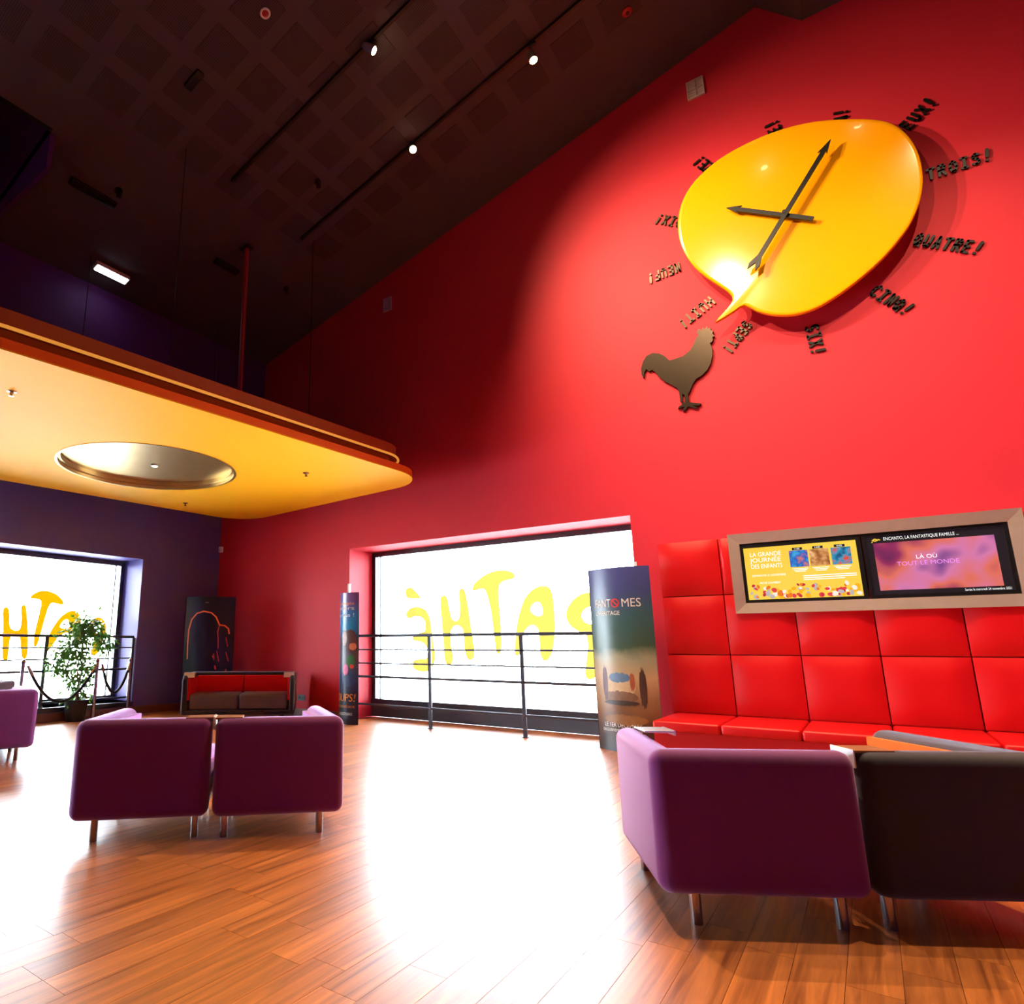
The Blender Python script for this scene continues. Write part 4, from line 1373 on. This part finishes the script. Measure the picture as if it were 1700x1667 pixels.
def column(loc, ang, chord, bulge, h, front_m, label):
    t = empty('poster_column', (loc[0], loc[1], 0), math.radians(ang), label, 'poster stand')
    n = 24

    def arc(x):
        return bulge * (1 - (2 * x / chord) ** 2)
    xs = [-chord / 2 + chord * i / n for i in range(n + 1)]
    for nm, sg, mm in (('front_poster', -1, front_m), ('rear_poster', 1, M['black'])):
        bm = bmesh.new()
        lo = [bm.verts.new((x, sg * arc(x), 0.0)) for x in xs]
        hi = [bm.verts.new((x, sg * arc(x), h)) for x in xs]
        lo2 = [bm.verts.new((x, sg * (arc(x) - 0.004), 0.0)) for x in xs]
        hi2 = [bm.verts.new((x, sg * (arc(x) - 0.004), h)) for x in xs]
        for i in range(n):
            bm.faces.new((lo[i], lo[i + 1], hi[i + 1], hi[i]))
            bm.faces.new((lo2[i], lo2[i + 1], hi2[i + 1], hi2[i]))
            bm.faces.new((hi[i], hi[i + 1], hi2[i + 1], hi2[i]))
        bmesh.ops.recalc_face_normals(bm, faces=list(bm.faces))
        pf = obj(nm, bm, mm, t, smooth=40)
        if sg < 0:
            front = pf
    bm = bmesh.new()
    f = bm.faces.new([bm.verts.new((x, -arc(x) + 0.006, h - 0.02)) for x in xs] + [bm.verts.new((x, arc(x) - 0.006, h - 0.02)) for x in xs[-2:0:-1]])
    obj('lid', bm, M['black'], t)
    return t, front, arc


def col_text(body, x, z, size, m, parent, arc, ax='LEFT', shear=0.0, wid=None, name='lettering'):
    me = text_mesh(body, size, ax, 'CENTER', 0.0, shear)
    xs = [q.co.x for q in me.vertices]
    k = wid / (max(xs) - min(xs)) if wid else 1
    for q in me.vertices:
        xx = x + q.co.x * k
        q.co = (xx, -arc(xx) - 0.004, z + q.co.y)
    me.materials.clear()
    return obj(name, me, m, parent)


def col_strokes(strokes, width, m, parent, arc, name):
    bm = bmesh.new()
    stroke_mesh(bm, strokes, width, lambda u, v, h: (u, -arc(u) - 0.003 - h, v), 0.001)
    return obj(name, bm, m, parent)


def col_blob(cx_, cz_, rx, rz, m, parent, arc, name, seed=0, n=18, lift=0.0):
    rr_ = random.Random(seed)
    bm = bmesh.new()
    lo, hi = [], []
    for i in range(n + 1):
        u = -1 + 2 * i / n
        x = cx_ + rx * u
        k = math.sqrt(max(0.0, 1 - abs(u) ** 2.4)) + 0.02
        y = -arc(x) - 0.002 - lift
        lo.append(bm.verts.new((x, y, cz_ - rz * k * (0.85 + 0.3 * rr_.random()))))
        hi.append(bm.verts.new((x, y, cz_ + rz * k * (0.85 + 0.3 * rr_.random()))))
    for i in range(n):
        bm.faces.new((lo[i], lo[i + 1], hi[i + 1], hi[i]))
    bmesh.ops.recalc_face_normals(bm, faces=list(bm.faces))
    return obj(name, bm, m, parent)


PWH = mat('print_white', srgb(236, 230, 222), 0.4, noise=0.03)
POR = mat('print_orange', srgb(250, 150, 20), 0.4, noise=0.05)
PRE = mat('print_red', srgb(206, 50, 40), 0.4, noise=0.05)
# column beside the bench
mfan = poster_mat('storm_poster', [(0.0, (30, 34, 40)), (0.12, (70, 48, 34)), (0.22, (128, 88, 50)), (0.40, (186, 156, 116)), (0.50, (150, 150, 120)), (0.56, (62, 86, 66)),
                                   (0.72, (58, 92, 96)), (0.86, (66, 74, 122)), (1.0, (74, 78, 140))], 3.0, 0.16)
t, f_, arc = column((-2.145, 7.12), -8, 0.70, 0.10, 1.94, mfan, 'curved storm-coloured film poster column between the bright window and the red bench')
col_text('FANT', -.27, 1.545, .13, PWH, f_, arc, wid=.20)
col_text('MES', .055, 1.545, .13, PWH, f_, arc, wid=.19)
col_strokes([[(-.012 + .042 * math.cos(a * math.pi / 8), 1.55 + .042 * math.sin(a * math.pi / 8)) for a in range(17)], [(-.042, 1.58), (.018, 1.52)]], .015, PRE, f_, arc, 'red_ring_mark')
col_text("L'HÉRITAGE", -.27, 1.44, .065, PWH, f_, arc, wid=.30)
col_text('LE 1ER DÉCEMBRE', -.25, .27, .06, PWH, f_, arc, wid=.42)
col_text('EXCLUSIVEMENT AU CINÉMA', -.27, .215, .04, PWH, f_, arc, wid=.44)
for i, (cx_, cz_, rx, rz, c) in enumerate(((-.03, .66, .17, .10, (196, 170, 130)), (-.03, .56, .19, .06, (120, 88, 60)), (-.03, .76, .12, .05, (90, 120, 150)), (-.20, .70, .032, .17, (96, 48, 58)),
                                           (.21, .66, .035, .19, (70, 48, 36)), (.11, .72, .025, .09, (150, 80, 46)), (-.03, .5, .20, .025, (60, 44, 34)), (.0, .33, .24, .05, (140, 96, 50)))):
    col_blob(cx_, cz_, rx, rz, mat('print_tone', srgb(*c), 0.4, noise=0.3, nscale=25), f_, arc, 'printed_shape', i, lift=0.0004 * i)
# column at the other side of the window
mbel = poster_mat('blue_poster', [(0.0, (30, 32, 44)), (0.22, (36, 40, 62)), (0.36, (40, 70, 110)), (0.48, (90, 80, 90)), (0.62, (70, 60, 80)), (0.72, (30, 130, 180)), (0.84, (40, 110, 180)), (0.94, (104, 74, 140)), (1.0, (110, 70, 130))], 4.0, 0.10, 3)
t, f_, arc = column((-6.095, 7.165), -13, 0.46, 0.10, 1.86, mbel, 'narrow curved blue film poster column standing at the railing end beside the pink window reveal')
for body, z, s_ in (('naufragés', 1.70, .06), ('béliers', 1.63, .075), ('perdus !', 1.53, .075)):
    col_text(body, -.17, z, s_, PWH if s_ > .065 else POR, f_, arc, wid=.34)
col_text('OUPS!', -.17, .36, .15, POR, f_, arc, shear=.15, wid=.36)
col_text("ON A ENCORE RATÉ L'ARCHE", -.17, .24, .045, POR, f_, arc, wid=.36)
col_text('LE 20 OCTOBRE', -.15, .14, .05, PWH, f_, arc, wid=.31)
for i, (cx_, cz_, rx, rz, c) in enumerate(((.12, 1.16, .09, .16, (90, 60, 54)), (.16, 1.08, .05, .05, (214, 130, 90)), (.02, 1.2, .05, .1, (170, 150, 150)), (.13, .87, .06, .09, (50, 120, 60)), (.05, .75, .05, .08, (214, 110, 160)),
                                           (.15, .80, .03, .03, (226, 80, 50)), (.1, .6, .1, .08, (46, 70, 110)))):
    col_blob(cx_, cz_, rx, rz, mat('print_tone', srgb(*c), 0.4, noise=0.3, nscale=25), f_, arc, 'printed_shape', i + 20, lift=0.0004 * i)
# dark column in the corner
mdk = poster_mat('black_poster', [(0.0, (12, 12, 16)), (0.5, (28, 22, 40)), (0.8, (34, 20, 34)), (1.0, (20, 20, 30))], 2.0, 0.2, 8)
t, f_, arc = column((-8.81, 6.73), 37.5, 0.84, 0.12, 1.90, mdk, 'black curved film poster column with orange outline in the room corner')
col_strokes([[(-.33, .88), (-.34, 1.1), (-.335, 1.35), (-.29, 1.52), (-.2, 1.62), (-.08, 1.655), (.05, 1.63), (.13, 1.56), (.19, 1.43)],
             [(.19, 1.43), (.27, 1.42), (.33, 1.37), (.345, 1.29)]], .022, mat('print_glow_orange', srgb(236, 110, 56), 0.4, noise=0.1), f_, arc, 'orange_outline')
col_strokes([[(.19, 1.43), (.165, 1.32), (.18, 1.2), (.185, 1.05)], [(.17, 1.0), (.205, .84)], [(.30, 1.22), (.33, 1.08)], [(.31, .98), (.35, .84)], [(.12, .96), (.13, .86)]], .014, PRE, f_, arc, 'orange_outline')
col_strokes([[(.11, .92), (.12, .90)], [(.15, .76), (.16, .72)], [(.14, .66), (.15, .63)], [(.10, .55), (.11, .52)], [(.18, .45), (.10, .20), (.12, .0)], [(.14, .2), (.33, .22)], [(.16, .1), (.30, .08)], [(.32, .7), (.31, .62)], [(.33, .5), (.30, .44)]], .026, PRE, f_, arc, 'red_marks')
col_strokes([[(-.06 + .06 * math.cos(a * math.pi / 8), .19 + .032 * math.sin(a * math.pi / 8)) for a in range(17)], [(-.09, .19), (-.03, .19)], [(-.14, .105), (.03, .105)], [(-.12, .075), (.01, .075)], [(-.06, 1.80), (.0, 1.80)]], .007,
            mat('print_pink', srgb(214, 150, 170), 0.4, noise=0.05), f_, arc, 'pink_mark')

# ------------------------------------------------------------------ rope barrier
ST = [(-9.25, 4.00), (-9.25, 5.06), (-9.25, 5.60)]
for (x, y), wh in zip(ST, ('nearest the orange window lettering', 'in front of the plant pot', 'at the wall end of the window')):
    t = empty('barrier_post', (x, y, 0), 0, 'chrome rope barrier post %s' % wh, 'barrier post')
    obj('base', lathe(bmesh.new(), [(0.001, 0.0), (0.105, 0.0), (0.105, 0.012), (0.05, 0.03), (0.001, 0.031)], 28), M['chrome'], t, smooth=40)
    obj('pole', tubem([(0, 0, 0.02), (0, 0, 0.87)], 0.024, 14), M['chrome'], t, smooth=50)
    obj('cap', lathe(bmesh.new(), [(0.03, 0.85), (0.03, 0.88), (0.016, 0.9), (0.001, 0.905)], 16), M['chrome'], t, smooth=50)
for (a, b, sag, lab) in ((ST[0], ST[1], 0.50, 'long sagging black rope in front of the potted plant'), (ST[1], ST[2], 0.42, 'short sagging black rope beside the potted plant at the window end')):
    t = empty('barrier_rope', (a[0] + 0.06, a[1], 0.82), 0, lab, 'rope')
    n = 20
    ln = b[1] - a[1]
    pts = []
    for i in range(n + 1):
        u = i / n
        pts.append((0.0, 0.04 + (ln - 0.08) * u, -sag * (1 - (2 * u - 1) ** 2)))
    obj('cord', tubem(pts[1:-1], 0.021, 10), M['rope'], t, smooth=60)
    for p0, p1 in ((pts[0], pts[2]), (pts[-1], pts[-3])):
        obj('end_fitting', tubem([(p0[0] - 0.05, p0[1], p0[2]), p0, tuple(Vector(p0).lerp(Vector(p1), 0.7))], [0.01, 0.02, 0.026], 10), M['chrome'], t, smooth=60)

# ------------------------------------------------------------------ potted plant
pt = empty('potted_plant', (-9.50, 4.92, 0), 0, 'leafy green potted ficus in a black pot behind the rope barrier', 'plant')
obj('pot', lathe(bmesh.new(), [(0.001, 0.0), (0.13, 0.0), (0.165, 0.28), (0.178, 0.28), (0.178, 0.31), (0.16, 0.31), (0.15, 0.27), (0.001, 0.27)], 24), M['plastic'], pt, smooth=40)
obj('soil', lathe(bmesh.new(), [(0.15, 0.275), (0.08, 0.285), (0.001, 0.288)], 16), M['soil'], pt)
rnd = random.Random(11)
ends = []
bm = bmesh.new()
tips = []
for i, (dx, dy, h) in enumerate(((0.0, 0.02, 1.40), (0.05, -0.10, 1.15), (-0.03, 0.18, 1.25), (0.03, -0.28, 0.80), (0.02, 0.10, 0.9), (0.0, 0.33, 1.12))):
    pts = []
    for k in range(8):
        u = k / 7
        pts.append((dx * u + 0.02 * math.sin(3 * u + i), dy * u ** 1.6 + 0.02 * math.sin(4 * u + 2 * i), 0.27 + (h - 0.27) * u))
    tube(bm, pts, [0.013 * (1 - 0.6 * k / 7) for k in range(8)], 6)
    tips.append(pts)
obj('stems', bm, M['stem'], pt, smooth=60)
bm = bmesh.new()


def leaf(bm, p, d, n, ln, wd):
    d = d.normalized()
    s = d.cross(n).normalized()
    n = s.cross(d)
    a = bm.verts.new(p)
    e = bm.verts.new(p + d * ln - n * ln * 0.18)
    m1 = bm.verts.new(p + d * ln * 0.45 + s * wd - n * 0.004)
    m2 = bm.verts.new(p + d * ln * 0.45 - s * wd - n * 0.004)
    c = bm.verts.new(p + d * ln * 0.5 + n * 0.008)
    for f in ((a, m1, c), (m1, e, c), (e, m2, c), (m2, a, c)):
        bm.faces.new(f)


clusters = [((0.0, 0.02, 1.42), 0.17, 170), ((0.0, -0.04, 1.25), 0.20, 210), ((0.0, 0.20, 1.32), 0.13, 90), ((0.0, 0.36, 1.12), 0.14, 130), ((0.0, 0.27, 1.25), 0.14, 70), ((0.02, -0.17, 1.05), 0.20, 230),
            ((0.0, 0.02, 0.95), 0.14, 70), ((0.02, -0.30, 0.83), 0.16, 120), ((0.02, -0.15, 0.72), 0.16, 90), ((0.0, 0.14, 0.8), 0.13, 70), ((0.02, -0.06, 0.55), 0.17, 80), ((0.0, 0.12, 0.6), 0.13, 60), ((0.0, 0.0, 0.38), 0.2, 110), ((0.02, -0.5, 0.84), 0.08, 22)]
for c, r, n in clusters:
    for k in range(n):
        v_ = Vector((rnd.gauss(0, .5) * .8, rnd.gauss(0, .5), rnd.gauss(0, .5) * .85)) * r
        p = Vector(c) + v_
        p.x = max(-0.19, min(0.16, p.x))
        d = Vector((v_.x + rnd.gauss(0, .06), v_.y + rnd.gauss(0, .08), v_.z - 0.06 + rnd.gauss(0, .06)))
        if d.length < 1e-4:
            d = Vector((0, 1, -1))
        leaf(bm, p, d, Vector((rnd.gauss(0, .5), rnd.gauss(0, .5), 1)), 0.065 + 0.035 * rnd.random(), 0.017 + 0.009 * rnd.random())
fo = tag(obj('foliage', bm, M['leaf'], pt), kind='stuff')
